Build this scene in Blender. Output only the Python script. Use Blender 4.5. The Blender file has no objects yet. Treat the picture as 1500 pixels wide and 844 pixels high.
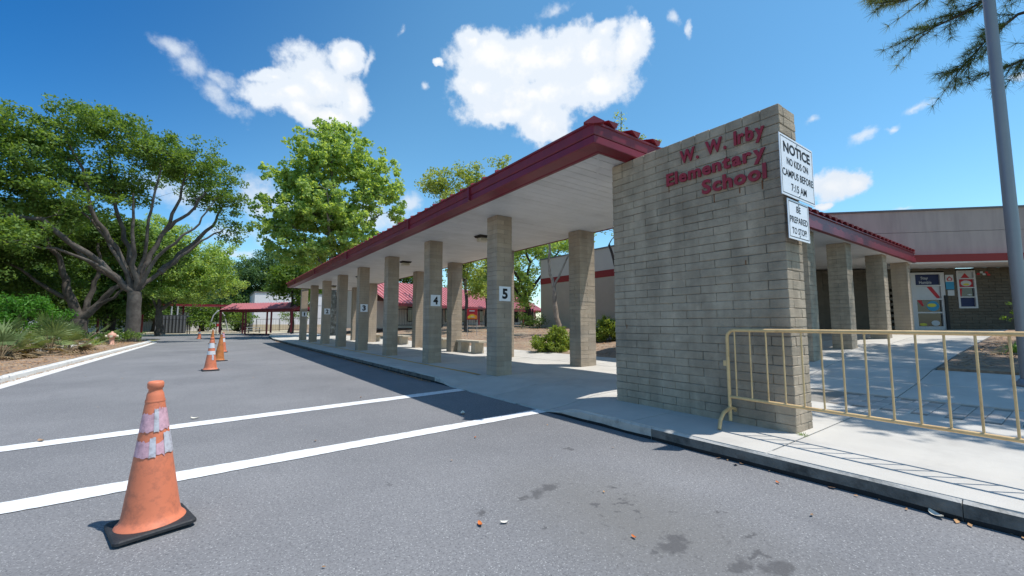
import bpy, math, random
import numpy as np
from mathutils import Vector, Matrix, Euler
sc = bpy.context.scene
C = sc.collection
R = math.radians
rng = np.random.default_rng(7)
random.seed(5)

# ------------------------------------------------------------------ camera
cam_d = bpy.data.cameras.new('camera'); cam = bpy.data.objects.new('camera', cam_d); C.objects.link(cam)
cam_d.sensor_width = 36; cam_d.lens = 36 * 613.0 / 1500
cam_d.clip_end = 3000; cam_d.clip_start = 0.05
FW = Vector((0.58093317, 0.80944868, 0.0854955)); UPV = Vector((-0.04984969, -0.06945854, 0.99633856)); RT = Vector((0.81242333, -0.58306804, 0))
m = Matrix((RT, UPV, -FW)).transposed().to_4x4(); m.translation = (0, 0, 1.29)
cam.matrix_world = m
sc.camera = cam

# ------------------------------------------------------------------ sun + sky
SUN_EL = 67.5; SUN_AZ = 135.0           # azimuth clockwise from +Y
sd = Vector((math.sin(R(SUN_AZ)) * math.cos(R(SUN_EL)), math.cos(R(SUN_AZ)) * math.cos(R(SUN_EL)), math.sin(R(SUN_EL))))
sl = bpy.data.lights.new('sun', 'SUN'); sl.energy = 4.8; sl.angle = R(0.53); sl.color = (1, 0.96, 0.9)
so = bpy.data.objects.new('sun', sl); C.objects.link(so); so.rotation_euler = (-sd).to_track_quat('-Z', 'Y').to_euler()
so.location = (0, 0, 30)
sc.view_settings.view_transform = 'Standard'; sc.view_settings.look = 'None'
sc.view_settings.gamma = 1; sc.view_settings.exposure = 0.07

THICK =  [[0.451, 0.702, 0.551, 9.43, -6.27, 0.27, 5.71, 8.72, -15.83], [0.542, 0.633, 0.553, 6.11, -4.95, -0.31, 6.72, 8.09, -15.88], [0.61, 0.572, 0.548, 9.48, -8.97, -1.17, 6.91, 6.94, -15.01], [0.661, 0.509, 0.552, 19.41, -20.95, -3.94, 8.28, 7.07, -16.49], [0.546, 0.673, 0.499, 4.88, -4.36, 0.56, 8.32, 5.68, -16.8], [0.646, 0.578, 0.499, 9.05, -9.04, -1.22, 7.6, 7.38, -18.42], [0.441, 0.741, 0.507, 13.81, -8.65, 0.61, 7.73, 12.52, -25.07], [0.576, 0.686, 0.444, 13.53, -11.01, -0.53, 5.85, 7.19, -18.73], [0.509, 0.722, 0.468, 10.9, -7.72, 0.05, 9.77, 13.8, -31.98], [0.663, 0.477, 0.577, 64.07, -70.9, -15.09, 21.67, 17.46, -39.37], [0.61, 0.534, 0.585, 24.13, -23.49, -3.71, 22.67, 21.45, -43.31], [0.403, 0.71, 0.578, 30.52, -18.78, 1.8, 13.55, 22.9, -37.58], [0.151, 0.864, 0.48, 12.17, -3.58, 2.54, 2.16, 8.2, -15.49], [0.104, 0.888, 0.447, 10.22, -3.79, 5.08, 9.36, 10.34, -22.75], [0.193, 0.83, 0.523, 27.91, -9.94, 5.45, 4.93, 15.99, -27.21], [0.134, 0.897, 0.421, 12.67, -1.05, -1.91, -7.79, 16.39, -32.43], [0.219, 0.86, 0.461, 27.26, -2.05, -9.17, -7.94, 12.26, -19.13], [0.068, 0.882, 0.467, 24.68, -7.54, 10.62, 13.86, 24.04, -47.38], [0.187, 0.888, 0.42, 18.07, -5.31, 3.15, 6.62, 21.83, -49.07], [0.929, 0.267, 0.255, 7.88, -22.82, -4.68, 7.68, 4.09, -32.29], [0.937, 0.239, 0.255, 16.81, -53.5, -11.6, 11.97, 6.02, -49.62], [0.931, 0.29, 0.22, 19.55, -55.45, -9.52, 30.38, 17.99, -152.06], [0.356, 0.764, 0.538, 78.25, -41.78, 7.58, 32.21, 63.52, -111.63]]
THIN =  [[-0.067, 0.881, 0.467, 37.76, -4.01, 12.96, 1.28, 24.53, -46.08], [-0.045, 0.892, 0.449, 21.85, 8.76, -15.25, -18.85, 12.53, -26.76], [-0.009, 0.896, 0.443, 34.9, -4.7, 10.13, 3.14, 27.65, -55.86], [-0.019, 0.908, 0.419, 24.7, 7.07, -14.24, -21.78, 16.12, -35.92], [0.018, 0.915, 0.404, 28.55, 0.97, -3.51, -15.17, 26.08, -58.38], [0.06, 0.903, 0.426, 22.91, -1.27, -0.62, -9.97, 28.08, -58.14], [0.074, 0.884, 0.462, 24.54, -7.52, 10.43, 22.13, 37.54, -75.3], [0.095, 0.856, 0.508, 66.95, -17.4, 16.83, 11.03, 53.83, -92.85], [0.233, 0.821, 0.521, 127.69, -31.57, -7.39, -2.72, 17.85, -26.94], [0.886, 0.284, 0.366, 28.19, -64.96, -17.82, 39.32, 19.24, -109.98], [0.918, 0.219, 0.33, 2.28, -48.65, 26.01, 40.4, -32.45, -90.94], [0.924, 0.149, 0.352, 7.7, -48.6, 0.41, 46.68, -8.66, -119.06], [0.964, 0.176, 0.199, 13.8, -61.98, -11.97, 39.82, 20.37, -210.4], [0.934, 0.043, 0.355, 15.47, -74.57, -31.61, 41.26, 10.2, -109.73], [0.525, 0.587, 0.616, 15.37, -17.71, 3.8, 49.32, 15.55, -56.92], [0.278, 0.766, 0.579, 41.25, -52.83, 50.13, 108.29, 4.73, -58.24], [0.693, 0.429, 0.58, 8.57, -81.02, 49.66, 55.47, -28.1, -45.49], [0.717, 0.416, 0.559, 123.02, -156.68, -41.11, 29.09, 19.81, -52.03], [0.347, 0.794, 0.5, 104.24, -52.35, 10.76, 27.77, 57.25, -110.26], [-0.062, 0.967, 0.249, 16.53, 0.17, 3.25, 0.91, 5.84, -22.46], [0.033, 0.99, 0.139, 21.93, -1.05, 2.01, 5.51, 14.44, -104.31], [0.031, 0.984, 0.175, 14.61, -0.81, 1.68, 2.83, 9.18, -52.19], [0.353, 0.897, 0.268, 27.74, -11.5, 1.96, 4.28, 8.76, -35.03], [0.925, 0.186, 0.331, 0.97, -103.12, 55.27, 64.93, -53.31, -151.23], [0.303, 0.923, 0.237, 10.7, -3.75, 0.82, 2.59, 5.71, -25.58], [0.079, 0.964, 0.254, 20.48, -2.51, 3.04, 1.2, 4.59, -17.79]]

def N(nt, t, **kw):
    n = nt.nodes.new(t)
    for k, v in kw.items():
        if k.startswith('i_'): n.inputs[int(k[2:])].default_value = v
        else: setattr(n, k, v)
    return n
def math_n(nt, op, a, b=None, c=None, clamp=False):
    n = nt.nodes.new('ShaderNodeMath'); n.operation = op; n.use_clamp = clamp
    for i, v in enumerate((a, b, c)):
        if v is None: continue
        if isinstance(v, (int, float)): n.inputs[i].default_value = v
        else: nt.links.new(v, n.inputs[i])
    return n.outputs[0]
def ramp(nt, fac, stops):
    n = nt.nodes.new('ShaderNodeValToRGB'); e = n.color_ramp.elements
    while len(e) < len(stops): e.new(0.5)
    for el, (p, c) in zip(e, stops): el.position = p; el.color = (*c, 1) if len(c) == 3 else c
    nt.links.new(fac, n.inputs[0]); return n.outputs[0]
def mixc(nt, fac, a, b, mode='MIX'):
    n = nt.nodes.new('ShaderNodeMix'); n.data_type = 'RGBA'; n.blend_type = mode
    for s, v in ((n.inputs[0], fac), (n.inputs[6], a), (n.inputs[7], b)):
        if isinstance(v, (int, float)): s.default_value = v
        elif isinstance(v, tuple): s.default_value = (*v, 1) if len(v) == 3 else v
        else: nt.links.new(v, s)
    return n.outputs[2]

w = bpy.data.worlds.new('World'); sc.world = w; w.use_nodes = True
nt = w.node_tree; nt.nodes.clear()
sky = N(nt, 'ShaderNodeTexSky', sky_type='NISHITA', sun_disc=False, sun_elevation=R(SUN_EL), sun_rotation=R(SUN_AZ))
sky.air_density = 1.0; sky.dust_density = 0.25; sky.ozone_density = 2.5
hs = N(nt, 'ShaderNodeHueSaturation'); hs.inputs['Saturation'].default_value = 1.18; hs.inputs['Hue'].default_value = 0.488
nt.links.new(sky.outputs[0], hs.inputs['Color'])
bg = N(nt, 'ShaderNodeBackground'); bg.inputs[1].default_value = 0.108
tc = N(nt, 'ShaderNodeTexCoord')
vd = tc.outputs['Generated']
sdot = N(nt, 'ShaderNodeVectorMath', operation='DOT_PRODUCT'); nt.links.new(vd, sdot.inputs[0]); sdot.inputs[1].default_value = (.707, -.707, -.75)
mr0 = N(nt, 'ShaderNodeMapRange', interpolation_type='SMOOTHSTEP'); nt.links.new(sdot.outputs['Value'], mr0.inputs[0]); mr0.inputs[1].default_value = -1.33; mr0.inputs[2].default_value = -.62
tint = mixc(nt, mr0.outputs[0], (0.0, .66, 1.25), (1.52, 1.68, 1.68))
skyc = mixc(nt, 1.0, hs.outputs[0], tint, 'MULTIPLY'); nt.links.new(skyc, bg.inputs[0])
nz = N(nt, 'ShaderNodeTexNoise'); nz.inputs['Scale'].default_value = 9; nz.inputs['Detail'].default_value = 7; nz.inputs['Roughness'].default_value = 0.62
nt.links.new(vd, nz.inputs['Vector'])
nz2 = N(nt, 'ShaderNodeTexNoise'); nz2.inputs['Scale'].default_value = 20; nz2.inputs['Detail'].default_value = 7; nz2.inputs['Roughness'].default_value = 0.6
nt.links.new(vd, nz2.inputs['Vector'])
sub = N(nt, 'ShaderNodeVectorMath', operation='SUBTRACT'); nt.links.new(nz.outputs['Color'], sub.inputs[0]); sub.inputs[1].default_value = (.5, .5, .5)
mad = N(nt, 'ShaderNodeVectorMath', operation='MULTIPLY_ADD'); nt.links.new(sub.outputs[0], mad.inputs[0]); mad.inputs[1].default_value = (.06, .06, .06); nt.links.new(vd, mad.inputs[2])
vw = mad.outputs[0]
def field(blobs):
    cur = None
    for b in blobs:
        d = b[0:3]; A = b[3:6]; B = b[6:9]
        ca = sum(x * y for x, y in zip(d, A)); cb = sum(x * y for x, y in zip(d, B))
        n1 = N(nt, 'ShaderNodeVectorMath', operation='DOT_PRODUCT'); nt.links.new(vw, n1.inputs[0]); n1.inputs[1].default_value = A
        n2 = N(nt, 'ShaderNodeVectorMath', operation='DOT_PRODUCT'); nt.links.new(vw, n2.inputs[0]); n2.inputs[1].default_value = B
        a1 = math_n(nt, 'SUBTRACT', n1.outputs['Value'], ca); b1 = math_n(nt, 'SUBTRACT', n2.outputs['Value'], cb)
        r2 = math_n(nt, 'MULTIPLY_ADD', b1, b1, math_n(nt, 'MULTIPLY', a1, a1))
        f = math_n(nt, 'SUBTRACT', 1.0, math_n(nt, 'SQRT', r2))
        cur = f if cur is None else math_n(nt, 'SMOOTH_MAX', cur, f, 0.25)
    return cur
def sstep(x, a, b):
    n = N(nt, 'ShaderNodeMapRange', interpolation_type='SMOOTHSTEP'); nt.links.new(x, n.inputs[0]); n.inputs[1].default_value = a; n.inputs[2].default_value = b
    return n.outputs[0]
nf = math_n(nt, 'SUBTRACT', nz2.outputs['Fac'], 0.5)
fk = math_n(nt, 'MULTIPLY_ADD', nf, 1.5, field(THICK)); ft = math_n(nt, 'MULTIPLY_ADD', nf, 3.0, field(THIN))
sepd = N(nt, 'ShaderNodeSeparateXYZ'); nt.links.new(vd, sepd.inputs[0])
nb = N(nt, 'ShaderNodeTexNoise'); nb.inputs['Scale'].default_value = 2.6; nb.inputs['Detail'].default_value = 8; nb.inputs['Roughness'].default_value = 0.6
nt.links.new(vd, nb.inputs['Vector'])
ak = sstep(fk, -0.25, 0.26); at_ = math_n(nt, 'MULTIPLY', sstep(ft, -0.25, 1.1), 0.8)
# fair-weather cumulus elsewhere in the sky, behind and beside the camera
fdot = N(nt, 'ShaderNodeVectorMath', operation='DOT_PRODUCT'); nt.links.new(vd, fdot.inputs[0]); fdot.inputs[1].default_value = tuple(FW)
other = math_n(nt, 'MULTIPLY', sstep(nb.outputs['Fac'], 0.58, 0.66), sstep(fdot.outputs['Value'], 0.35, 0.1))
al = math_n(nt, 'MAXIMUM', math_n(nt, 'MAXIMUM', ak, at_), math_n(nt, 'MULTIPLY', other, .7))
core = sstep(math_n(nt, 'MULTIPLY_ADD', math_n(nt, 'SUBTRACT', nz.outputs['Fac'], 0.5), 1.6, fk), 0.35, 1.0)
cc = mixc(nt, core, (0.80, 0.87, 0.96), (1.0, 1.0, 1.0))
cgrey = mixc(nt, math_n(nt, 'MULTIPLY', sstep(math_n(nt, 'MULTIPLY_ADD', sepd.outputs['Z'], -1.0, nz.outputs['Fac']), 0.02, 0.24), 0.5), cc, (0.70, 0.78, 0.88))
bgc = N(nt, 'ShaderNodeBackground'); nt.links.new(cgrey, bgc.inputs[0]); bgc.inputs[1].default_value = 0.99
mx = N(nt, 'ShaderNodeMixShader'); nt.links.new(al, mx.inputs[0]); nt.links.new(bg.outputs[0], mx.inputs[1]); nt.links.new(bgc.outputs[0], mx.inputs[2])
wo = N(nt, 'ShaderNodeOutputWorld'); nt.links.new(mx.outputs[0], wo.inputs[0])
w.cycles.sampling_method = 'MANUAL'; w.cycles.sample_map_resolution = 512

# ------------------------------------------------------------------ materials
MATS = {}
def mat(name, col, rough=0.8, var=0.0, scale=6.0, bump=0.0, bscale=40.0, metal=0.0, spec=0.3, dirt=None, dscale=1.5, damt=0.5, rnd=0.0, coords='Object', detail=6, coat=0, streak=0.0):
    if name in MATS: return MATS[name]
    m = bpy.data.materials.new(name); m.use_nodes = True; n_ = m.node_tree; b = n_.nodes['Principled BSDF']
    b.inputs['Roughness'].default_value = rough; b.inputs['Metallic'].default_value = metal; b.inputs['Specular IOR Level'].default_value = spec
    if coat: b.inputs['Coat Weight'].default_value = coat
    t = n_.nodes.new('ShaderNodeTexCoord'); co = t.outputs[coords] if coords != 'World' else n_.nodes.new('ShaderNodeNewGeometry').outputs['Position']
    c = tuple(col)
    out = None
    if var > 0:
        nn = N(n_, 'ShaderNodeTexNoise'); nn.inputs['Scale'].default_value = scale; nn.inputs['Detail'].default_value = detail; nn.inputs['Roughness'].default_value = 0.65
        n_.links.new(co, nn.inputs['Vector'])
        out = ramp(n_, nn.outputs['Fac'], [(0.25, tuple(max(0, x * (1 - var)) for x in c)), (0.75, tuple(min(1, x * (1 + var)) for x in c))])
    if dirt:
        nn = N(n_, 'ShaderNodeTexNoise'); nn.inputs['Scale'].default_value = dscale; nn.inputs['Detail'].default_value = 8; nn.inputs['Roughness'].default_value = 0.7
        n_.links.new(co, nn.inputs['Vector'])
        f = ramp(n_, nn.outputs['Fac'], [(0.48, (0, 0, 0)), (0.7, (damt, damt, damt))])
        out = mixc(n_, f, out if out else c, tuple(dirt))
    if streak > 0:
        mp = n_.nodes.new('ShaderNodeMapping'); mp.inputs['Scale'].default_value = (3.2, 3.2, .5); n_.links.new(co, mp.inputs[0])
        nn = N(n_, 'ShaderNodeTexNoise'); nn.inputs['Scale'].default_value = 1.0; nn.inputs['Detail'].default_value = 7; nn.inputs['Roughness'].default_value = 0.6; n_.links.new(mp.outputs[0], nn.inputs['Vector'])
        out = mixc(n_, streak, out if out else c, ramp(n_, nn.outputs['Fac'], [(0.35, (.45, .44, .42)), (0.6, (1.12, 1.12, 1.1))]), 'MULTIPLY')
    if rnd > 0:
        oi = n_.nodes.new('ShaderNodeObjectInfo')
        v = math_n(n_, 'MULTIPLY_ADD', oi.outputs['Random'], 2 * rnd, 1 - rnd)
        g = n_.nodes.new('ShaderNodeCombineXYZ'); [n_.links.new(v, g.inputs[i]) for i in range(3)]
        out = mixc(n_, 1.0, out if out else c, g.outputs[0], 'MULTIPLY')
    if out: n_.links.new(out, b.inputs['Base Color'])
    else: b.inputs['Base Color'].default_value = (*c, 1)
    if bump > 0:
        nn = N(n_, 'ShaderNodeTexNoise'); nn.inputs['Scale'].default_value = bscale; nn.inputs['Detail'].default_value = 5
        n_.links.new(co, nn.inputs['Vector'])
        bp = n_.nodes.new('ShaderNodeBump'); bp.inputs['Strength'].default_value = bump; bp.inputs['Distance'].default_value = 0.01
        n_.links.new(nn.outputs['Fac'], bp.inputs['Height']); n_.links.new(bp.outputs[0], b.inputs['Normal'])
    MATS[name] = m; return m

def leafmat(name, c1, c2, trans=0.35, rough=0.55):
    m = bpy.data.materials.new(name); m.use_nodes = True; n_ = m.node_tree; n_.nodes.clear()
    g = n_.nodes.new('ShaderNodeNewGeometry'); t = n_.nodes.new('ShaderNodeTexCoord')
    nn = N(n_, 'ShaderNodeTexNoise'); nn.inputs['Scale'].default_value = 0.8; nn.inputs['Detail'].default_value = 3; n_.links.new(t.outputs['Object'], nn.inputs['Vector'])
    f = math_n(n_, 'MULTIPLY_ADD', g.outputs['Random Per Island'], 0.6, math_n(n_, 'MULTIPLY_ADD', nn.outputs['Fac'], 1.2, -0.4), clamp=True)
    col = ramp(n_, f, [(0.0, c1), (1.0, c2)])
    p = n_.nodes.new('ShaderNodeBsdfPrincipled'); p.inputs['Roughness'].default_value = rough; p.inputs['Specular IOR Level'].default_value = 0.35
    n_.links.new(col, p.inputs['Base Color'])
    tr = n_.nodes.new('ShaderNodeBsdfTranslucent')
    tcol = mixc(n_, 1.0, col, (1.5, 1.35, 0.5), 'MULTIPLY'); n_.links.new(tcol, tr.inputs['Color'])
    ms = n_.nodes.new('ShaderNodeMixShader'); ms.inputs[0].default_value = trans
    n_.links.new(p.outputs[0], ms.inputs[1]); n_.links.new(tr.outputs[0], ms.inputs[2])
    o = n_.nodes.new('ShaderNodeOutputMaterial'); n_.links.new(ms.outputs[0], o.inputs[0])
    MATS[name] = m; return m

# asphalt with stains at fixed places on the ground
def asphalt():
    m = bpy.data.materials.new('asphalt'); m.use_nodes = True; n_ = m.node_tree; b = n_.nodes['Principled BSDF']
    P = n_.nodes.new('ShaderNodeNewGeometry').outputs['Position']
    def nz_(s, d=6, r=0.6):
        q = N(n_, 'ShaderNodeTexNoise'); q.inputs['Scale'].default_value = s; q.inputs['Detail'].default_value = d; q.inputs['Roughness'].default_value = r
        n_.links.new(P, q.inputs['Vector']); return q
    big = nz_(0.35, 5); fine = nz_(55, 3); spk = N(n_, 'ShaderNodeTexVoronoi'); spk.inputs['Scale'].default_value = 170; n_.links.new(P, spk.inputs['Vector'])
    base = ramp(n_, big.outputs['Fac'], [(0.3, (0.16, 0.16, 0.165)), (0.7, (0.228, 0.226, 0.229))])
    c2 = mixc(n_, 0.75, base, ramp(n_, fine.outputs['Fac'], [(0.3, (0.72, 0.72, 0.72)), (0.7, (1.26, 1.26, 1.26))]), 'MULTIPLY')
    sp = N(n_, 'ShaderNodeSeparateColor'); n_.links.new(spk.outputs['Color'], sp.inputs[0])
    white = math_n(n_, 'GREATER_THAN', sp.outputs[0], 0.965)
    c3 = mixc(n_, math_n(n_, 'MULTIPLY', white, 0.4), c2, (0.6, 0.6, 0.58))
    blk = math_n(n_, 'LESS_THAN', sp.outputs[1], 0.06)
    c3 = mixc(n_, math_n(n_, 'MULTIPLY', blk, 0.6), c3, (0.06, 0.06, 0.07))
    # brownish dusty zone in front + oil stains
    warp = nz_(6, 5, 0.65)
    sb = N(n_, 'ShaderNodeVectorMath', operation='SUBTRACT'); n_.links.new(warp.outputs['Color'], sb.inputs[0]); sb.inputs[1].default_value = (.5, .5, .5)
    ma = N(n_, 'ShaderNodeVectorMath', operation='MULTIPLY_ADD'); n_.links.new(sb.outputs[0], ma.inputs[0]); ma.inputs[1].default_value = (.42, .42, 0); n_.links.new(P, ma.inputs[2])
    def dist(x, y, sx, sy, vec):
        s = N(n_, 'ShaderNodeVectorMath', operation='SUBTRACT'); n_.links.new(vec, s.inputs[0]); s.inputs[1].default_value = (x, y, 0)
        d = N(n_, 'ShaderNodeVectorMath', operation='DIVIDE'); n_.links.new(s.outputs[0], d.inputs[0]); d.inputs[1].default_value = (sx, sy, 9)
        l = N(n_, 'ShaderNodeVectorMath', operation='LENGTH'); n_.links.new(d.outputs[0], l.inputs[0]); return l.outputs['Value']
    sp2 = nz_(13, 4, .6)
    dz = math_n(n_, 'MULTIPLY', math_n(n_, 'SUBTRACT', 1.15, dist(2.35, 1.9, 0.7, 1.3, ma.outputs[0]), clamp=True), 0.65)
    c4 = mixc(n_, dz, c3, (0.155, 0.149, 0.137))
    c4 = mixc(n_, math_n(n_, 'MULTIPLY', ramp(n_, sp2.outputs['Fac'], [(0.6, (0, 0, 0)), (0.66, (1, 1, 1))]), math_n(n_, 'MULTIPLY', dz, 1.1)), c4, (0.09, 0.088, 0.088))
    cur = None
    for (x, y, sx, sy) in ((2.08, 2.6, .09, .06), (2.24, 2.62, .1, .05), (1.96, 2.59, .05, .03), (2.26, 1.53, .09, .06), (2.36, 1.56, .09, .05), (2.12, 1.56, .04, .03), (2.38, 1.19, .1, .06), (2.55, 1.2, .05, .03), (2.5, 1.07, .13, .05),
                           (1.59, 2.56, .07, .05), (2.75, 1.32, .05, .02), (2.3, 2.16, .05, .03), (2.5, 2.1, .05, .03), (2.45, 1.95, .04, .02), (2.65, 2.3, .05, .02), (1.75, 2.15, .035, .025), (2.9, 1.6, .04, .02), (3.1, 3.3, .05, .03), (1.25, 3.4, .03, .02)):
        d = math_n(n_, 'SUBTRACT', 1.35, dist(x, y, sx, sy, ma.outputs[0])); cur = d if cur is None else math_n(n_, 'MAXIMUM', cur, d)
    mr = N(n_, 'ShaderNodeMapRange'); n_.links.new(cur, mr.inputs[0]); mr.inputs[1].default_value = 0.15; mr.inputs[2].default_value = 0.8; mr.inputs[4].default_value = 0.72
    c5 = mixc(n_, mr.outputs[0], c4, (0.08, 0.078, 0.08))
    # scuffed patches and dark tyre streaks further away
    st = N(n_, 'ShaderNodeMapping'); st.inputs['Scale'].default_value = (2.2, 0.5, 1); st.inputs['Rotation'].default_value = (0, 0, 0.9); n_.links.new(P, st.inputs[0])
    sn = N(n_, 'ShaderNodeTexNoise'); sn.inputs['Scale'].default_value = 1.6; sn.inputs['Detail'].default_value = 7; n_.links.new(st.outputs[0], sn.inputs['Vector'])
    c6 = mixc(n_, ramp(n_, sn.outputs['Fac'], [(0.6, (0, 0, 0)), (0.78, (0.5, 0.5, 0.5))]), c5, (0.145, 0.145, 0.152))
    n_.links.new(c6, b.inputs['Base Color']); b.inputs['Roughness'].default_value = 0.85; b.inputs['Specular IOR Level'].default_value = 0.25
    bp = n_.nodes.new('ShaderNodeBump'); bp.inputs['Strength'].default_value = 0.5; bp.inputs['Distance'].default_value = 0.006
    n_.links.new(fine.outputs['Fac'], bp.inputs['Height']); n_.links.new(bp.outputs[0], b.inputs['Normal'])
    return m
M_asph = asphalt()
M_white = mat('road_paint', (0.74, 0.75, 0.75), 0.7, 0.06, 5, 0.3, 60, dirt=(0.34, 0.34, 0.35), dscale=16, damt=0.55, coords='World')
M_yel = mat('yellow_paint', (0.6, 0.36, 0.07), 0.8, 0.2, 9, dirt=(0.35, 0.33, 0.28), dscale=5, damt=0.9, coords='World')
M_conc = mat('concrete', (0.52, 0.495, 0.45), 0.9, 0.1, 1.3, 0.35, 120, dirt=(0.36, 0.34, 0.31), dscale=0.9, damt=0.6, rnd=0.05, coords='World')
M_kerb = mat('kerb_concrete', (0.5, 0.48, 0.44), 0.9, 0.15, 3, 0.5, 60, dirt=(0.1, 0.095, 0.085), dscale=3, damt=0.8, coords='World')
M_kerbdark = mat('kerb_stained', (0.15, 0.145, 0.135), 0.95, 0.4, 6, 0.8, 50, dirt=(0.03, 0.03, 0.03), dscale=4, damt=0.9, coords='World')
M_kerbwhite = mat('kerb_white', (0.66, 0.65, 0.62), 0.85, 0.1, 3, 0.3, 60, dirt=(0.36, 0.34, 0.3), dscale=3, damt=0.5, coords='World')
M_joint = mat('joint_soil', (0.09, 0.08, 0.065), 1.0, 0.4, 10, coords='World')
M_tar = mat('kerb_tar', (0.025, 0.025, 0.026), .9, .3, 9, .6, 60, coords='World')
M_sand = mat('joint_sand', (0.26, 0.24, 0.21), 1.0, .2, 9, coords='World')
M_paver = mat('paver', (0.42, 0.39, 0.36), 0.9, 0.2, 6, 0.3, 80, rnd=0.15, coords='World')
M_mulch = mat('mulch', (0.27, 0.19, 0.135), 1.0, 0.6, 9, 1.0, 30, dirt=(0.42, 0.36, 0.25), dscale=0.5, damt=0.7, coords='World', detail=10)
M_dirt = mat('dry_ground', (0.46, 0.40, 0.3), 1.0, 0.25, 2, 0.5, 20, dirt=(0.18, 0.2, 0.08), dscale=0.4, damt=0.9, coords='World')
M_lawn = mat('lawn_ground', (0.13, 0.15, 0.06), 1.0, 0.5, 3, 0.6, 30, dirt=(0.24, 0.19, 0.12), dscale=0.3, damt=0.9, coords='World')
M_brick = mat('wall_block', (0.405, 0.33, 0.248), 0.92, 0.2, 5, 0.8, 45, streak=.4, dirt=(0.235, 0.2, 0.155), dscale=1.6, damt=0.8, rnd=0.045, coords='World')
M_mortar = mat('mortar', (0.17, 0.16, 0.14), 1.0, 0.4, 14, coords='World')
M_pbrick = mat('pillar_block', (0.405, 0.33, 0.252), 0.92, 0.16, 5, 0.6, 45, streak=.3, dirt=(0.25, 0.225, 0.2), dscale=2.5, damt=0.6, rnd=0.09, coords='World')
M_pmortar = mat('pillar_mortar', (0.22, 0.2, 0.175), 1.0, 0.2, 14, coords='World')
M_red = mat('red_metal', (0.19, 0.014, 0.028), 0.42, 0.1, 3, metal=0.0, spec=0.5, streak=.3, dirt=(0.12, 0.016, 0.025), dscale=1.3, damt=0.5, coords='World')
M_roofred = mat('roof_red', (0.3, 0.035, 0.05), 0.45, 0.12, 3, spec=0.5, dirt=(0.1, 0.03, 0.03), dscale=1.0, damt=0.5, coords='World')
M_bandred = mat('band_red', (0.26, 0.03, 0.028), 0.6, 0.06, 3, coords='World')
M_letter = mat('letter_red', (0.3, 0.02, 0.03), 0.45, 0.1, 8, spec=0.5)
M_rib = mat('rib_light', (0.6, 0.27, 0.29), 0.5, 0.1, 3, coords='World')
M_pink = mat('roof_faded', (0.42, 0.12, 0.135), 0.5, 0.1, 2, coords='World', dirt=(.2, .06, .07), dscale=.6, damt=.6)
M_soff = mat('soffit_white', (0.68, 0.67, 0.65), 0.5, 0.05, 2, dirt=(.48, .46, .42), dscale=.8, damt=.5, rnd=0.03, coords='World')
M_bronze = mat('bronze', (0.03, 0.025, 0.02), 0.45, metal=0.4)
M_lens = mat('lamp_lens', (0.55, 0.5, 0.38), 0.35)
M_signw = mat('sign_white', (0.78, 0.8, 0.84), 0.4, 0.04, 8)
M_black = mat('sign_black', (0.012, 0.012, 0.014), 0.6)
M_steel = mat('bolt_steel', (0.4, 0.4, 0.4), 0.35, metal=0.9)
M_barr = mat('barrier_paint', (0.72, 0.49, 0.23), 0.4, 0.08, 6, spec=0.5, dirt=(0.4, 0.22, 0.1), dscale=5, damt=0.6)
M_orange = mat('cone_orange', (0.66, 0.2, 0.105), 0.55, 0.07, 4, 0.1, 30, dirt=(0.26, 0.1, 0.07), dscale=16, damt=0.6, detail=10)
M_orange2 = mat('cone_dirty', (0.5, 0.17, 0.05), 0.65, 0.3, 8, dirt=(0.16, 0.09, 0.05), dscale=6, damt=0.9)
M_rubber = mat('cone_rubber', (0.03, 0.031, 0.034), 0.6, 0.3, 14, 0.3, 60)
M_tape = mat('tape_old', (0.6, 0.36, 0.42), 0.55, 0.25, 30, dirt=(0.3, 0.18, 0.22), dscale=26, damt=0.9)
M_tapeg = mat('tape_grey', (0.5, 0.5, 0.54), 0.5, 0.2, 30, dirt=(0.25, 0.2, 0.22), dscale=26, damt=0.8)
M_tapew = mat('tape_white', (0.66, 0.66, 0.68), 0.5, 0.15, 20, dirt=(0.4, 0.36, 0.36), dscale=20, damt=0.7)
M_bark = mat('bark', (0.085, 0.072, 0.062), 0.95, 0.5, 3, 1.0, 14, dirt=(0.17, 0.155, 0.135), dscale=1.2, damt=0.8)
M_barkd = mat('bark_dark', (0.06, 0.048, 0.04), 0.95, 0.4, 4, 1.0, 14)
M_barkp = mat('bark_pale', (0.34, 0.28, 0.22), 0.9, 0.35, 5, 0.8, 20, dirt=(0.14, 0.1, 0.07), dscale=3, damt=0.8)
M_barkm = mat('bark_mottled', (0.13, 0.12, 0.1), 0.9, 0.3, 3, 0.6, 16, dirt=(0.4, 0.39, 0.35), dscale=3, damt=0.9)
M_tan = mat('stucco_tan', (0.42, 0.34, 0.26), 0.9, 0.06, 1.5, 0.3, 60, coords='World')
M_tanl = mat('stucco_light', (0.52, 0.46, 0.4), 0.9, 0.05, 1.5, 0.3, 60, coords='World')
M_panel = mat('wall_panel', (0.45, 0.37, 0.35), 0.8, 0.05, 0.8, 0.15, 60, streak=.25, coords='World')
M_door = mat('door_frame', (0.42, 0.42, 0.43), 0.45, spec=0.4)
M_glass = mat('dark_glass', (0.012, 0.014, 0.02), 0.12, spec=0.6)
M_navy = mat('poster_navy', (0.012, 0.02, 0.07), 0.6)
M_posterw = mat('poster_pale', (0.42, 0.44, 0.46), 0.6, 0.05, 6)
M_posterr = mat('poster_red', (0.38, 0.02, 0.03), 0.6)
M_postery = mat('poster_yellow', (0.5, 0.45, 0.05), 0.6)
M_posterb = mat('poster_blue', (0.03, 0.22, 0.38), 0.6)
M_pole = mat('pole_metal', (0.26, 0.262, 0.275), 0.4, 0.06, 2, metal=0.3, spec=0.4)
M_fence = mat('fence_black', (0.015, 0.016, 0.018), 0.5)
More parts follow.
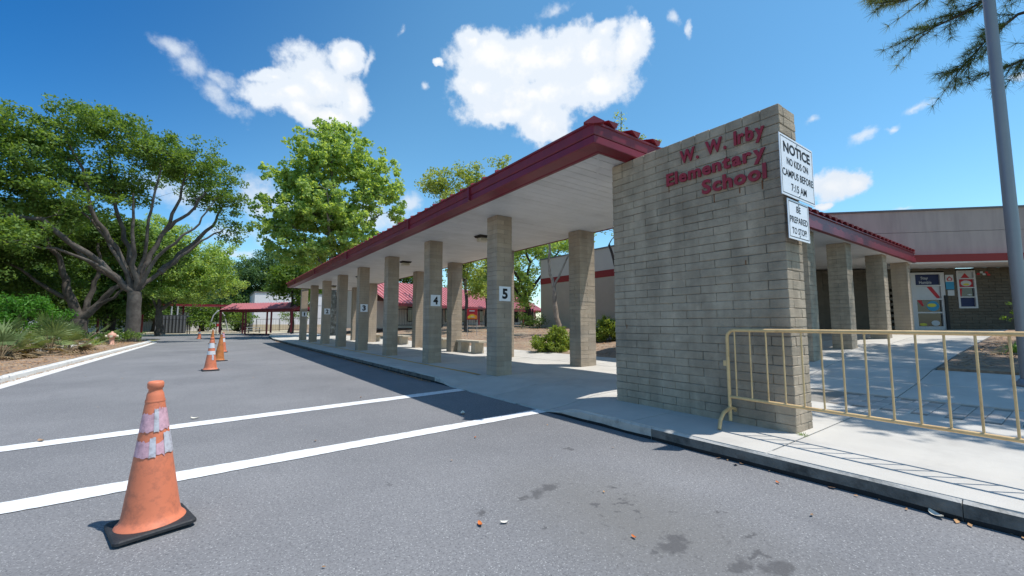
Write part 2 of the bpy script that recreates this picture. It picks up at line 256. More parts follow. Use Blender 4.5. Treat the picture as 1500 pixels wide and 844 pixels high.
M_bwhite = mat('building_white', (0.7, 0.7, 0.72), 0.9, 0.04, 1, dirt=(0.55, 0.53, 0.5), dscale=0.5, damt=0.5, coords='World')
M_beige = mat('building_beige', (0.5, 0.42, 0.3), 0.9, 0.06, 1, coords='World')
M_hyd = mat('hydrant_paint', (0.6, 0.33, 0.24), 0.6, 0.12, 8)
M_hydw = mat('hydrant_cap', (0.6, 0.55, 0.4), 0.6, 0.12, 8)
M_bench = mat('bench_concrete', (0.48, 0.42, 0.33), 0.9, 0.12, 5, 0.3, 60, dirt=(0.32, 0.28, 0.22), dscale=3, damt=0.6)
M_litter = mat('dry_leaf', (0.4, 0.23, 0.11), 0.9, 0.5, 6, coords='World')
M_grey = mat('equipment_grey', (0.35, 0.36, 0.37), 0.6, 0.1, 3)
L_dark = leafmat('leaf_dark', (0.035, 0.085, 0.015), (0.13, 0.22, 0.04), .4)
L_mid = leafmat('leaf_mid', (0.05, 0.12, 0.02), (0.2, 0.31, 0.06), .45)
L_olive = leafmat('leaf_olive', (0.06, 0.135, 0.025), (0.24, 0.36, 0.085), 0.5)
L_bright = leafmat('leaf_bright', (0.15, 0.28, 0.07), (0.5, 0.63, 0.23), 0.52)
L_lime = leafmat('leaf_lime', (0.13, 0.22, 0.03), (0.34, 0.4, 0.08), 0.4)
L_yel = leafmat('leaf_yellowish', (0.17, 0.26, 0.06), (0.45, 0.52, 0.16), 0.5)
L_blue = leafmat('leaf_far', (0.04, 0.1, 0.045), (0.14, 0.24, 0.09), .4)
L_dead = leafmat('frond_dead', (0.14, 0.09, 0.05), (0.32, 0.24, 0.14), 0.2)
L_palm = leafmat('frond_green', (0.06, 0.11, 0.03), (0.27, 0.34, 0.14), 0.25)
L_needle = leafmat('needle', (0.07, 0.11, 0.035), (0.22, 0.26, 0.09), 0.4)

# ------------------------------------------------------------------ mesh helpers
def link(o): C.objects.link(o); return o
class MB:
    def __init__(s): s.v = []; s.f = []; s.mi = []; s.sm = []
    def add(s, vs, fs, mi=0, sm=False):
        k = len(s.v); s.v += [tuple(map(float, v)) for v in vs]; s.f += [tuple(i + k for i in f) for f in fs]; s.mi += [mi] * len(fs); s.sm += [sm] * len(fs)
    def box(s, x0, x1, y0, y1, z0, z1, mi=0):
        s.add([(x0, y0, z0), (x1, y0, z0), (x1, y1, z0), (x0, y1, z0), (x0, y0, z1), (x1, y0, z1), (x1, y1, z1), (x0, y1, z1)],
              [(0, 3, 2, 1), (4, 5, 6, 7), (0, 1, 5, 4), (1, 2, 6, 5), (2, 3, 7, 6), (3, 0, 4, 7)], mi)
    def obox(s, c, u, v, w, mi=0):          # centre + three half-extent vectors
        c, u, v, w = map(Vector, (c, u, v, w)); P = []
        for k in (-1, 1):
            for (a, b) in ((-1, -1), (1, -1), (1, 1), (-1, 1)): P.append(c + u * a + v * b + w * k)
        s.add(P, [(0, 3, 2, 1), (4, 5, 6, 7), (0, 1, 5, 4), (1, 2, 6, 5), (2, 3, 7, 6), (3, 0, 4, 7)], mi)
    def bbox(s, x0, x1, y0, y1, z0, z1, b=0.006, mi=0):   # box with chamfered edges
        V = []; 
        for z, i in ((z0, b), (z0 + b, 0), (z1 - b, 0), (z1, b)):
            q = b
            X0, X1, Y0, Y1 = x0 + i, x1 - i, y0 + i, y1 - i
            V += [(X0 + q, Y0, z), (X1 - q, Y0, z), (X1, Y0 + q, z), (X1, Y1 - q, z), (X1 - q, Y1, z), (X0 + q, Y1, z), (X0, Y1 - q, z), (X0, Y0 + q, z)]
        F = [tuple(range(7, -1, -1)), tuple(range(24, 32))]
        for r in range(3):
            for i in range(8): F.append((r * 8 + i, r * 8 + (i + 1) % 8, r * 8 + 8 + (i + 1) % 8, r * 8 + 8 + i))
        s.add(V, F, mi)
    def tube(s, pts, rad, n=8, mi=0, cap=True, sm=True):
        pts = [Vector(p) for p in pts]; rad = rad if hasattr(rad, '__len__') else [rad] * len(pts)
        V = []; F = []; pu = None
        for i, p in enumerate(pts):
            t = (pts[min(i + 1, len(pts) - 1)] - pts[max(i - 1, 0)]).normalized()
            if pu is None: pu = t.orthogonal().normalized()
            u = (pu - t * pu.dot(t)).normalized() if (pu - t * pu.dot(t)).length > 1e-5 else t.orthogonal().normalized()
            pu = u; v = t.cross(u)
            for k in range(n):
                a = 2 * math.pi * k / n; V.append(p + (u * math.cos(a) + v * math.sin(a)) * rad[i])
        for i in range(len(pts) - 1):
            for k in range(n): F.append((i * n + k, i * n + (k + 1) % n, (i + 1) * n + (k + 1) % n, (i + 1) * n + k))
        s.add(V, F, mi, sm)
        if cap: s.add(V[:n], [tuple(range(n - 1, -1, -1))], mi); s.add(V[-n:], [tuple(range(n))], mi)
    def lathe(s, prof, n=24, c=(0, 0), mi=0, sm=True, cap=True):
        V = []; F = []
        for r, z in prof:
            for k in range(n):
                a = 2 * math.pi * k / n; V.append((c[0] + r * math.cos(a), c[1] + r * math.sin(a), z))
        for i in range(len(prof) - 1):
            for k in range(n): F.append((i * n + k, i * n + (k + 1) % n, (i + 1) * n + (k + 1) % n, (i + 1) * n + k))
        if cap: F.append(tuple(range(n - 1, -1, -1))); F.append(tuple((len(prof) - 1) * n + k for k in range(n)))
        s.add(V, F, mi, sm)
    def grid(s, xs, ys, zf, mi=0):
        k = len(ys); V = [(x, y, zf(x, y)) for x in xs for y in ys]
        F = [(i * k + j, (i + 1) * k + j, (i + 1) * k + j + 1, i * k + j + 1) for i in range(len(xs) - 1) for j in range(k - 1)]
        s.add(V, F, mi, True)
    def mesh(s, name, mats, off=(0, 0, 0)):
        me = bpy.data.meshes.new(name)
        ox, oy, oz = off
        me.from_pydata([(x - ox, y - oy, z - oz) for x, y, z in s.v], [], s.f)
        for mm in (mats if isinstance(mats, (list, tuple)) else [mats]): me.materials.append(mm)
        me.polygons.foreach_set('material_index', s.mi); me.polygons.foreach_set('use_smooth', s.sm)
        me.update(); return me
    def build(s, name, mats, parent=None):
        off = tuple(parent_loc(parent)) if parent else (0, 0, 0)
        o = bpy.data.objects.new(name, s.mesh(name, mats, off)); link(o)
        if parent: o.parent = parent
        return o
def parent_loc(p):
    v = Vector(p.location)
    while p.parent: p = p.parent; v += Vector(p.location)
    return v
def tag(o, label=None, cat=None, group=None, kind=None):
    for k, v in (('label', label), ('category', cat), ('group', group), ('kind', kind)):
        if v: o[k] = v
    return o
def empty(name, loc, label=None, cat=None, group=None, kind=None, rz=0, parent=None):
    o = bpy.data.objects.new(name, None); o.empty_display_size = 0.2; link(o)
    if parent: o.parent = parent; o.location = Vector(loc) - parent_loc(parent)
    else: o.location = loc
    o.rotation_euler.z = rz
    return tag(o, label, cat, group, kind)
def inst(name, me, loc, parent=None, rot=None, scale=None):
    o = bpy.data.objects.new(name, me); link(o)
    if parent: o.parent = parent; o.location = Vector(loc) - parent_loc(parent)
    else: o.location = loc
    if rot: o.rotation_euler = rot
    if scale: o.scale = scale
    return o
def copy_tree(o, parent=None):
    c = o.copy(); link(c); c.parent = parent
    for ch in list(o.children): copy_tree(ch, c)
    return c
def text_mesh(txt, size, ext=0.0, bold=0.02, cap=False):
    cu = bpy.data.curves.new('t', 'FONT'); cu.body = txt; cu.size = size; cu.extrude = ext; cu.offset = bold * size; cu.resolution_u = 3
    o = bpy.data.objects.new('t', cu); link(o)
    dg = bpy.context.evaluated_depsgraph_get(); me = bpy.data.meshes.new_from_object(o.evaluated_get(dg))
    bpy.data.objects.remove(o); bpy.data.curves.remove(cu)
    return me
def me_bounds(me):
    a = np.empty(len(me.vertices) * 3); me.vertices.foreach_get('co', a); a = a.reshape(-1, 3); return a.min(0), a.max(0)
def place_text(txt, name, mt, origin, ux, uz, width, height, parent, bold=0.02, ext=0.0, ang=None):
    """flat text fitted to width x height, lower-left at origin; ux reading direction, uz up"""
    me = text_mesh(txt, 1.0, 0, bold); me.name = name
    lo, hi = me_bounds(me); a = np.empty(len(me.vertices) * 3); me.vertices.foreach_get('co', a); a = a.reshape(-1, 3)
    sx = width / (hi[0] - lo[0]); sz = height / (hi[1] - lo[1])
    ux = Vector(ux); uz = Vector(uz); nn = ux.cross(uz); O = Vector(origin) - parent_loc(parent)
    out = [O + ux * ((p[0] - lo[0]) * sx) + uz * ((p[1] - lo[1]) * sz) for p in a]
    me.vertices.foreach_set('co', np.array([tuple(v) for v in out]).ravel()); me.materials.clear(); me.materials.append(mt); me.update()
    o = bpy.data.objects.new(name, me); link(o); o.parent = parent; return o

# ground height east of the road
def smooth(t): t = max(0.0, min(1.0, t)); return t * t * (3 - 2 * t)
HX = [4.0, 5.4, 8.2, 9.4, 10.7, 13.2, 16.4, 19, 22, 30, 90]; HZ = [.14, .155, .20, .30, .46, .64, .84, .98, 1.08, 1.15, 1.2]
def gh(x, y):
    z = float(np.interp(x, HX, HZ))
    if y > 28: k = smooth((y - 28) / 30); z = z * (1 - k) + k * min(z, 0.14 + max(0, x - 4) * 0.06)
    return z
def ramp_drop(x, y):
    if 4.0 <= x <= 5.3:
        t = smooth((y - 4.1) / .7) * smooth((8.6 - y) / .8)
        return t * 0.118 * smooth((5.3 - x) / 1.25)
    return 0
def kx(y):          # right kerb line
    return float(np.interp(y, [-20, 38, 46, 52, 60, 70], [4.06, 4.06, 4.6, 5.2, 6.4, 9.0]))

# ================================================================== GROUND
g = MB(); g.box(-900, 900, -300, 1500, -0.6, -0.03); tag(g.build('ground', M_lawn), kind='structure')
# road sheet: main drive and the arm that leaves to the left at the far end
g = MB()
ys = list(np.linspace(-14, 66, 41))
xs = list(np.linspace(-3.34, 4.3, 12))
g.grid(xs, ys, lambda x, y: 0.0)
g.grid(list(np.linspace(-34, -3.34, 8)), list(np.linspace(46, 60, 4)), lambda x, y: 0.0)
g.grid(list(np.linspace(4.3, 9, 4)), list(np.linspace(44, 66, 6)), lambda x, y: -0.001)
road = g.build('road', M_asph); tag(road, kind='structure')
def stripe(name, P, mt, z=0.006):
    n = 150; g = MB(); A, B, Cc, D = [Vector((*p, 0)) for p in P]  # far-left, far-right, near-right, near-left
    V = []
    for i in range(n + 1):
        t = i / n; wob = 0.006 * math.sin(i * .4) + 0.004 * math.sin(i * 2.1) + random.uniform(-.003, .003)
        a = A.lerp(B, t); d = D.lerp(Cc, t); V += [(a.x, a.y + wob, z), (d.x, d.y - wob * .7, z)]
    g.add(V, [(2 * i + 1, 2 * i + 3, 2 * i + 2, 2 * i) for i in range(n)])
    return tag(g.build(name, mt), kind='structure')
stripe('road_marking', [(-3.3, 6.63), (4.22, 7.53), (4.22, 7.25), (-3.3, 6.34)], M_white)
stripe('road_marking', [(-3.3, 4.58), (4.12, 5.02), (4.12, 4.8), (-3.3, 4.26)], M_white)

# right kerb stones
kroot = empty('kerb', (4.1, 10, 0), kind='structure')
y = -4.2; i = 0
while y < 58:
    L = 1.86 if y > 1.5 else 2.4
    y1 = y + L - 0.006; b = MB(); n = 5
    V = []
    for k in range(n + 1):
        yy = y + (y1 - y) * k / n; x = kx(yy); d = 0.122 * smooth((yy - 4.1) / .7) * smooth((8.6 - yy) / .8); zt = 0.14 - d
        rr = 0.006 * math.sin(yy * 7.3) + 0.004 * math.sin(yy * 17.1)
        V += [(x + .012 + rr, yy, -0.03), (x + .004 + rr * 1.5, yy, min(zt * .5, .036 + .003 * math.sin(yy * 9) + .003 * math.sin(yy * 31))), (x + 0.004 + rr, yy, zt - .022), (x + 0.03, yy, zt), (x + 0.15, yy, zt + .001), (x + 0.15, yy, -0.03)]
    F = []
    for k in range(n):
        for j in range(5): F.append((k * 6 + j, k * 6 + j + 1, k * 6 + 6 + j + 1, k * 6 + 6 + j))
    F += [(5, 4, 3, 2, 1, 0), tuple(n * 6 + j for j in range(6))]
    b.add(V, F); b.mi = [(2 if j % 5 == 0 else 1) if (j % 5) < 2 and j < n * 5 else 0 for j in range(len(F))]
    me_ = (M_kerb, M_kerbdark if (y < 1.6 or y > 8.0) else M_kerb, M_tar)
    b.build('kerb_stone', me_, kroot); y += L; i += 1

# sidewalk and patio slabs (each lifted piece its own object)
sroot = empty('sidewalk', (6, 10, 0), kind='structure')
def slab(x0, x1, y0, y1, root, mt=M_conc, gap=0.008, lift=0.0):
    b = MB(); n = 9; xs = np.linspace(x0 + gap, x1 - gap, n + 1); ysl = np.linspace(y0 + gap, y1 - gap, n + 1)
    zf = lambda x, y: gh(x, y) - ramp_drop(x, y) + lift + .002
    b.grid(list(xs), list(ysl), zf)
    # skirts
    for (a, c) in (((xs[0], ysl[0]), (xs[-1], ysl[0])), ((xs[-1], ysl[0]), (xs[-1], ysl[-1])), ((xs[-1], ysl[-1]), (xs[0], ysl[-1])), ((xs[0], ysl[-1]), (xs[0], ysl[0]))):
        P = [(a[0] + (c[0] - a[0]) * t, a[1] + (c[1] - a[1]) * t) for t in np.linspace(0, 1, n + 1)]
        V = [(px, py, zf(px, py)) for px, py in P] + [(px, py, zf(px, py) - .06) for px, py in P]
        b.add(V, [(k, n + 1 + k, n + 2 + k, k + 1) for k in range(n)])
    return b.build('slab', mt, root)
BED = (10.7, 1.68)
def in_bed(x0, x1, y0, y1): return x0 >= 10.6 and y1 <= 1.85
ye = [1.8 + 1.5 * k for k in range(-4, 25)]
xe1 = [4.08, 7.1, 8.3, 9.5]
for a, b_ in zip(ye[:-1], ye[1:]):
    cols = list(xe1)
    for x0, x1 in zip(cols[:-1], cols[1:]):
        if b_ <= 3.4 and 7.05 < x0 < 8.2: continue          # paver band
        slab(x0, x1, a, b_, sroot)
    if b_ <= 7.9:
        for x0, x1 in zip([9.5, 10.7, 12.3, 13.9, 15.5, 17.1, 18.7, 20.3, 21.9, 23.5], [10.7, 12.3, 13.9, 15.5, 17.1, 18.7, 20.3, 21.9, 23.5, 25.1]):
            if in_bed(x0, x1, a, b_): continue
            slab(x0, x1, a, b_, sroot)
# curved walk beyond the shelter
b = MB(); ysl = list(np.linspace(37.8, 60, 14))
V = []
for yy in ysl: V += [(kx(yy) + .16, yy, .14), (kx(yy) + 2.2, yy, .16), (kx(yy) + 5.4, yy, .25)]
b.add(V, [(3 * k + j, 3 * k + j + 1, 3 * k + 4 + j, 3 * k + 3 + j) for k in range(len(ysl) - 1) for j in range(2)]); b.build('slab', M_conc, sroot)
# pavers
proto = MB(); proto.bbox(-.146, .146, -.071, .071, -.05, 0, .006); pm = proto.mesh('paver', M_paver)
for iy in range(18):
    for ix in range(4):
        x = 7.1 + .15 + ix * .3 + (.15 if iy % 2 else 0) * (1 if ix < 3 else .0); yy = -0.35 + iy * .15 + .07
        if iy % 2 and ix == 3: continue
        inst('paver', pm, (x, yy, gh(x, yy) + random.uniform(-.004, .003)), sroot, rot=(0, -math.atan(.02), 0))
b = MB(); b.grid(list(np.linspace(7.09, 8.31, 5)), list(np.linspace(-4.2, 3.35, 8)), lambda x, y: gh(x, y) - .012); b.build('joint_sand', M_sand, sroot)
# bedding under the slabs, soil-dark so the joints read
b = MB(); b.grid([4.21, 5.4, 5.5, 7, 8.2, 9.5], list(np.linspace(-4.2, 38, 40)), lambda x, y: gh(x, y) - (.16 if x < 5.45 else 0.028))
b.grid([9.5, 10.7, 13.2, 16.4, 19, 22, 25.2], list(np.linspace(-4.2, 7.8, 8)), lambda x, y: gh(x, y) - 0.03); b.build('bedding', M_joint, sroot)
# yellow line painted along the shelter edge
b = MB(); pts = np.linspace(8.2, 31, 30)
V = []
for yy in pts: V += [(4.93, yy, gh(4.93, yy) + .004), (5.03, yy, gh(5.03, yy) + .004)]
b.add(V, [(2 * k, 2 * k + 1, 2 * k + 3, 2 * k + 2) for k in range(len(pts) - 1)]); tag(b.build('sidewalk_marking', M_yel), kind='structure')

# mound / courtyard to the right of the shelter
b = MB(); xs = [9.49, 9.9, 10.7, 12, 13.2, 14.8, 16.4, 19, 22, 26, 30, 40, 60, 90]; ysl = list(np.linspace(7.8, 58, 40)) + [70, 90, 120]
b.grid(xs, ysl, lambda x, y: gh(x, y) + (0.03 if x > 9.6 else -.02) + .03 * math.sin(x * 2.1 + y) * (x > 9.6)); tag(b.build('courtyard_ground', M_mulch), kind='structure')
b = MB(); b.grid([4.4, 6, 9, 12, 20, 40, 90], [58, 64, 72, 85, 120], lambda x, y: gh(x, 58) + .01 if x > 7 else .12); tag(b.build('far_lawn', M_dirt), kind='structure')
b = MB(); b.grid([-60, -30, -10, 0, 4.4], [60, 66, 75, 90, 130], lambda x, y: .1); tag(b.build('playground_ground', M_dirt), kind='structure')
b = MB(); b.grid(list(np.linspace(10.72, 22, 16)), list(np.linspace(-9, 1.74, 14)), lambda x, y: gh(x, y) + .03 + .05 * math.sin(x * 1.7) * math.sin(y * 2.3) * min(1, (x - 10.7)) * min(1, max(0, 1.7 - y)));
b.add([(10.71, -9, .35), (10.71, 1.74, .35), (10.71, 1.74, .505), (10.71, -9, .505)], [(0, 1, 2, 3)]); tag(b.build('planting_bed', M_mulch), kind='structure')
b = MB(); b.grid([9.4, 12, 16, 22, 40, 90], [-60, -20, -4.2], lambda x, y: gh(x, 0) - .02); b.grid([25.1, 40, 90], [-4.2, 2, 7.8], lambda x, y: gh(x, 0)); tag(b.build('lawn', M_lawn), kind='structure')

# left: gutter, kerb, mulch strip, path
def lx(y): return float(np.interp(y, [-14, 12.8, 31.6, 38, 41, 43.2, 44.4], [-3.75, -3.34, -3.0, -2.95, -3.4, -4.6, -7.0]))
LP = [(lx(y), y) for y in [-14, -8, -2, 2, 5, 8, 11, 14, 17, 20, 23, 26, 29, 32, 35, 38, 39.6, 41, 42.2, 43.2]] + [(-5.7, 43.9), (-7, 44.4), (-10, 44.7), (-16, 44.9), (-34, 45)]
def offs(P, d):
    out = []
    for i, p in enumerate(P):
        a = Vector(P[max(i - 1, 0)]); c = Vector(P[min(i + 1, len(P) - 1)]); t = (c - a).normalized(); nn = Vector((-t.y, t.x)); q = Vector(p) + nn * d; out.append((q.x, q.y))
    return out
lroot = empty('left_kerb', (-3.5, 20, 0), kind='structure')
def strip(P, offz, mt, name, parent=None, mi=None):
    b = MB(); rows = [offs(P, d) for d, z in offz]; n = len(offz)
    V = [(rows[j][i][0], rows[j][i][1], offz[j][1]) for i in range(len(P)) for j in range(n)]
    b.add(V, [(i * n + j, (i + 1) * n + j, (i + 1) * n + j + 1, i * n + j + 1) for i in range(len(P) - 1) for j in range(n - 1)])
    return b.build(name, mt, parent)
strip(LP, [(-0.02, .006), (.30, .008)], M_kerbwhite, 'gutter', lroot)
for i in range(len(LP) - 1):
    a, c = Vector(LP[i]), Vector(LP[i + 1]); t = (c - a).normalized() * .006
    P = [tuple(a + t), tuple(c - t)]
    # use shared offset normals for clean joints
    al = offs(LP, .30); ar = offs(LP, .46); b = MB()
    def q(row, k, e): v = Vector(row[k]) + t * e; return v
    A0, A1, B0, B1 = q(al, i, 1), q(al, i + 1, -1), q(ar, i, 1), q(ar, i + 1, -1)
    V = [(A0.x, A0.y, 0), (A1.x, A1.y, 0), (A0.x * .97 + B0.x * .03, A0.y, .11), (A1.x * .97 + B1.x * .03, A1.y, .11), (A0.x * .8 + B0.x * .2, A0.y * .8 + B0.y * .2, .135), (A1.x * .8 + B1.x * .2, A1.y * .8 + B1.y * .2, .135), (B0.x, B0.y, .135), (B1.x, B1.y, .135), (B0.x, B0.y, 0), (B1.x, B1.y, 0)]
    b.add(V, [(0, 1, 3, 2), (2, 3, 5, 4), (4, 5, 7, 6), (6, 7, 9, 8), (0, 2, 4, 6, 8), (1, 9, 7, 5, 3)])
    b.build('kerb_stone', M_kerbwhite if i < 15 or i % 2 else M_kerbdark, lroot)
PW = [(-7.6, -14), (-7.2, 10), (-6.75, 22), (-6.0, 28.5), (-5.6, 33), (-6.2, 38), (-8.5, 41.5), (-14, 42.4), (-34, 42.6)]
b = MB(); al = offs(LP, .455)
idx = list(range(len(al)))
def pathx(y): return float(np.interp(y, [-14, 10, 22, 28.5, 33, 36], [-6.4, -6.2, -5.9, -5.35, -5.2, -5.3]))
V = []; P = [p for p in al if p[1] < 42.0]
for p in P:
    xr = pathx(p[1]) if p[1] < 36 else -5.3
    for k in range(5):
        t = k / 4; V.append((p[0] + (xr - p[0]) * t, p[1], .125 + .05 * math.sin(t * 3.1) + .02 * math.sin(p[1] * 1.3 + k)))
b.add(V, [(i * 5 + j, (i + 1) * 5 + j, (i + 1) * 5 + j + 1, i * 5 + j + 1) for i in range(len(P) - 1) for j in range(4)]); tag(b.build('mulch_strip', M_mulch), kind='structure')
b = MB(); V = []
ysl = list(np.linspace(-14, 36, 26))
for yy in ysl: V += [(pathx(yy) + .02, yy, .13), (pathx(yy) - 1.1, yy, .135)]
b.add(V, [(2 * k, 2 * k + 2, 2 * k + 3, 2 * k + 1) for k in range(25)]); tag(b.build('path', M_conc), kind='structure')
b = MB(); V = []
ysl = list(np.linspace(-14, 42, 29)) + [44.55]
for yy in ysl: V += [((pathx(min(yy, 36)) - 1.08 if yy < 36.5 else -4.4), yy, .12), (-12, yy, .16), (-40, yy, .2), (-120, yy, .2)]
b.add(V, [(4 * k + j, 4 * k + 4 + j, 4 * k + 5 + j, 4 * k + j + 1) for k in range(len(ysl) - 1) for j in range(3)]); tag(b.build('left_lawn', M_mulch), kind='structure')
# far kerb and walk across the end of the drive
b = MB(); b.box(-34, 3.4, 60.0, 60.16, 0, .13); b.box(-34, 3.2, 60.16, 61.9, 0, .12); tag(b.build('far_sidewalk', M_kerbwhite), kind='structure')

# ================================================================== BRICK SIGN WALL
wall = empty('brick_wall', (5.2, 3.0, .14), 'tall grey block wall standing alone at the kerb with red school name lettering', 'wall')
WX0, WX1, WY0, WY1, WZ0, WZT = 4.994, 5.42, 1.8915, 4.273, .13, 3.735
NC = 34; ch = (WZT - .125 - WZ0) / NC; jt = 0.005
b = MB(); b.box(WX0 + .012, WX1 - .012, WY0 + .012, WY1 - .012, WZ0 - .1, WZT - .02); b.build('mortar_core', M_mortar, wall)
bcache = {}
def bmesh_brick(lx_, ly_, lz_, mt, v=0, bev=.006):
    k = (round(lx_, 3), round(ly_, 3), round(lz_, 3), mt.name, v)
    if k not in bcache:
        q = MB(); q.bbox(-lx_ / 2, lx_ / 2, -ly_ / 2, ly_ / 2, -lz_ / 2, lz_ / 2, bev)
        r_ = random.Random(v * 7 + 1)
        q.v = [(x + r_.uniform(-.003, .003), y_ + r_.uniform(-.003, .003), z + r_.uniform(-.0024, .0024)) for x, y_, z in q.v]
        bcache[k] = q.mesh('block', mt)
    return bcache[k]
Ltot = WY1 - WY0
rear = MB()
for c in range(NC):
    z = WZ0 + ch * (c + .5); fd = .115 if c % 2 else .31
    wob = random.uniform(-.002, .002)
    off = (0 if c % 2 else .2)
    edges = [0.0]; p = .2 if c % 2 else .4
    while p < Ltot - .08: edges.append(p); p += .397
    edges.append(Ltot)
    for a, e in zip(edges[:-1], edges[1:]):
        L = e - a - random.choice((.002, .004, .007)); me = bmesh_brick(fd - jt / 2, L, ch - random.choice((.001, .003, .006)), M_brick, random.randint(0, 3))
        inst('block', me, (WX0 + fd / 2 + random.uniform(-.003, .002), WY0 + (a + e) / 2, z), wall, rot=(random.uniform(-.004, .004), 0, random.uniform(-.004, .004)))
    # rear wythe: the end block single, the rest joined
    rd = WX1 - WX0 - fd
    inst('block', bmesh_brick(rd - jt / 2, .2 - jt, ch - jt, M_brick, c % 4), (WX1 - rd / 2, WY0 + .1 - jt / 2, z), wall)
    p = .2
    while p < Ltot - .01:
        e = min(p + .397, Ltot); rear.bbox(WX1 - rd + jt / 2, WX1, WY0 + p + jt / 2, WY0 + e - jt / 2, z - ch / 2 + jt / 2, z + ch / 2 - jt / 2, .005); p += .397
tag(rear.build('rear_blocks', M_brick, wall), kind='stuff')
n = 12; hw = Ltot / n
for k in range(n):
    zt = .125 + random.uniform(-.006, .004)
    if k == 0:
        inst('block', bmesh_brick(.11, hw - jt, zt, M_brick, 1), (WX0 + .055, WY0 + hw / 2, WZT - .125 + zt / 2 + .003), wall)
        inst('block', bmesh_brick(.3, hw - jt, zt, M_brick, 2), (WX0 + .12 + .15, WY0 + hw / 2, WZT - .125 + zt / 2 + .002), wall); continue
    inst('block', bmesh_brick(WX1 - WX0, hw - jt, zt, M_brick, k % 4), (WX0 + (WX1 - WX0) / 2 + random.uniform(-.003, .003), WY0 + hw * (k + .5), WZT - .125 + zt / 2 + .003), wall)
# lettering: one mesh per letter, standing proud of the wall
def letters(txt, yl, yr, zb, cap, wordgap=.42):
    glyphs = []; pen = 0
    for chh in txt:
        if chh == ' ': pen += wordgap; continue
        me = text_mesh(chh, 1.0, .03, .034); lo, hi = me_bounds(me); glyphs.append((me, pen - lo[0], chh)); pen += hi[0] - lo[0] + .075
    pen -= .075; W_ = yl - yr; s = W_ / pen; capz = cap / .73
    for me, dx, chh in glyphs:
        a = np.empty(len(me.vertices) * 3); me.vertices.foreach_get('co', a); a = a.reshape(-1, 3)
        out = np.empty_like(a); th = .018
        out[:, 0] = (WX0 - .022 - (a[:, 2]) / .03 * th / 2) - wall.location.x
        out[:, 1] = yl - (a[:, 0] + dx) * s - wall.location.y
        out[:, 2] = zb + a[:, 1] * capz - wall.location.z
        me.vertices.foreach_set('co', out.ravel()); me.materials.clear(); me.materials.append(M_letter); me.update(); me.name = 'letter'
        o = bpy.data.objects.new('letter', me); link(o); o.parent = wall
letters('W. W. Irby', 3.09, 2.04, 3.415, .168)
letters('Elementary', 3.30, 2.04, 3.165, .165)
letters('School', 2.80, 2.04, 2.925, .175)
# rust marks below a few letters and two fixings lower down
for (yy, zz, l) in ((3.28, 3.12, .09), (2.35, 2.86, .07), (2.1, 2.86, .1), (2.66, 2.84, .1), (4.05, 1.25, .06), (2.32, 2.0, .05)):
    b = MB(); b.box(WX0 - .0035, WX0 + .01, yy - .006, yy + .006, zz - l / 2, zz + l / 2); b.build('rust_stain', mat('rust', (0.2, 0.09, 0.04), .9, .3, 20), wall)

# notice signs fixed to the wall end
def sign(name, x0, x1, z0, z1, lines, label, yb=1.80):
    r_ = empty(name, ((x0 + x1) / 2, yb, z0), label, 'sign')
    b = MB(); b.bbox(x0, x1, yb - .004, yb + .004, z0, z1, .002); b.build('panel', M_signw, r_)
    g_ = MB(); t = .007; m_ = .022; Y = yb - .0052
    def bar(a, c, e, f): g_.add([(a, Y, e), (c, Y, e), (c, Y, f), (a, Y, f)], [(0, 1, 2, 3)])
    bar(x0 + m_, x1 - m_, z1 - m_ - t, z1 - m_); bar(x0 + m_, x1 - m_, z0 + m_, z0 + m_ + t); bar(x0 + m_, x0 + m_ + t, z0 + m_ + t, z1 - m_ - t); bar(x1 - m_ - t, x1 - m_, z0 + m_ + t, z1 - m_ - t)
    g_.build('border_line', M_black, r_)
    for (txt, cx, zb, wdt, hgt, bd) in lines:
        place_text(txt, 'lettering', M_black, (cx - wdt / 2, yb - .0055, zb), (1, 0, 0), (0, 0, 1), wdt, hgt, r_, bold=bd)
    for zz in (z1 - .045, z0 + .045):
        s_ = MB(); s_.tube([((x0 + x1) / 2, yb - .010, zz), ((x0 + x1) / 2, yb + .0, zz)], .011, 10, sm=False); s_.build('bolt', M_steel, r_)
    for xx in (x0 + .3, x1 - .3):
        if WX0 < xx < WX1: s_ = MB(); s_.box(xx - .015, xx + .015, yb + .0042, WY0 - .002, z0 + .1, z1 - .1); s_.build('bracket', M_steel, r_)
    return r_
sign('notice_sign', 4.71, 5.585, 2.63, 3.29, [('NOTICE', 5.147, 3.10, .70, .118, .035), ('NO KIDS ON', 5.147, 2.975, .56, .082, .018), ('CAMPUS BEFORE', 5.147, 2.84, .80, .082, .018), ('7:15 AM', 5.147, 2.70, .40, .082, .018)],
     'larger white NOTICE sign bolted to the end of the block wall, above the smaller sign')
sign('warning_sign', 4.86, 5.405, 2.185, 2.615, [('BE', 5.13, 2.485, .11, .07, .012), ('PREPARED', 5.13, 2.365, .46, .07, .012), ('TO STOP!', 5.13, 2.245, .38, .07, .012)],
     'smaller white BE PREPARED TO STOP sign below the notice sign', yb=1.812)

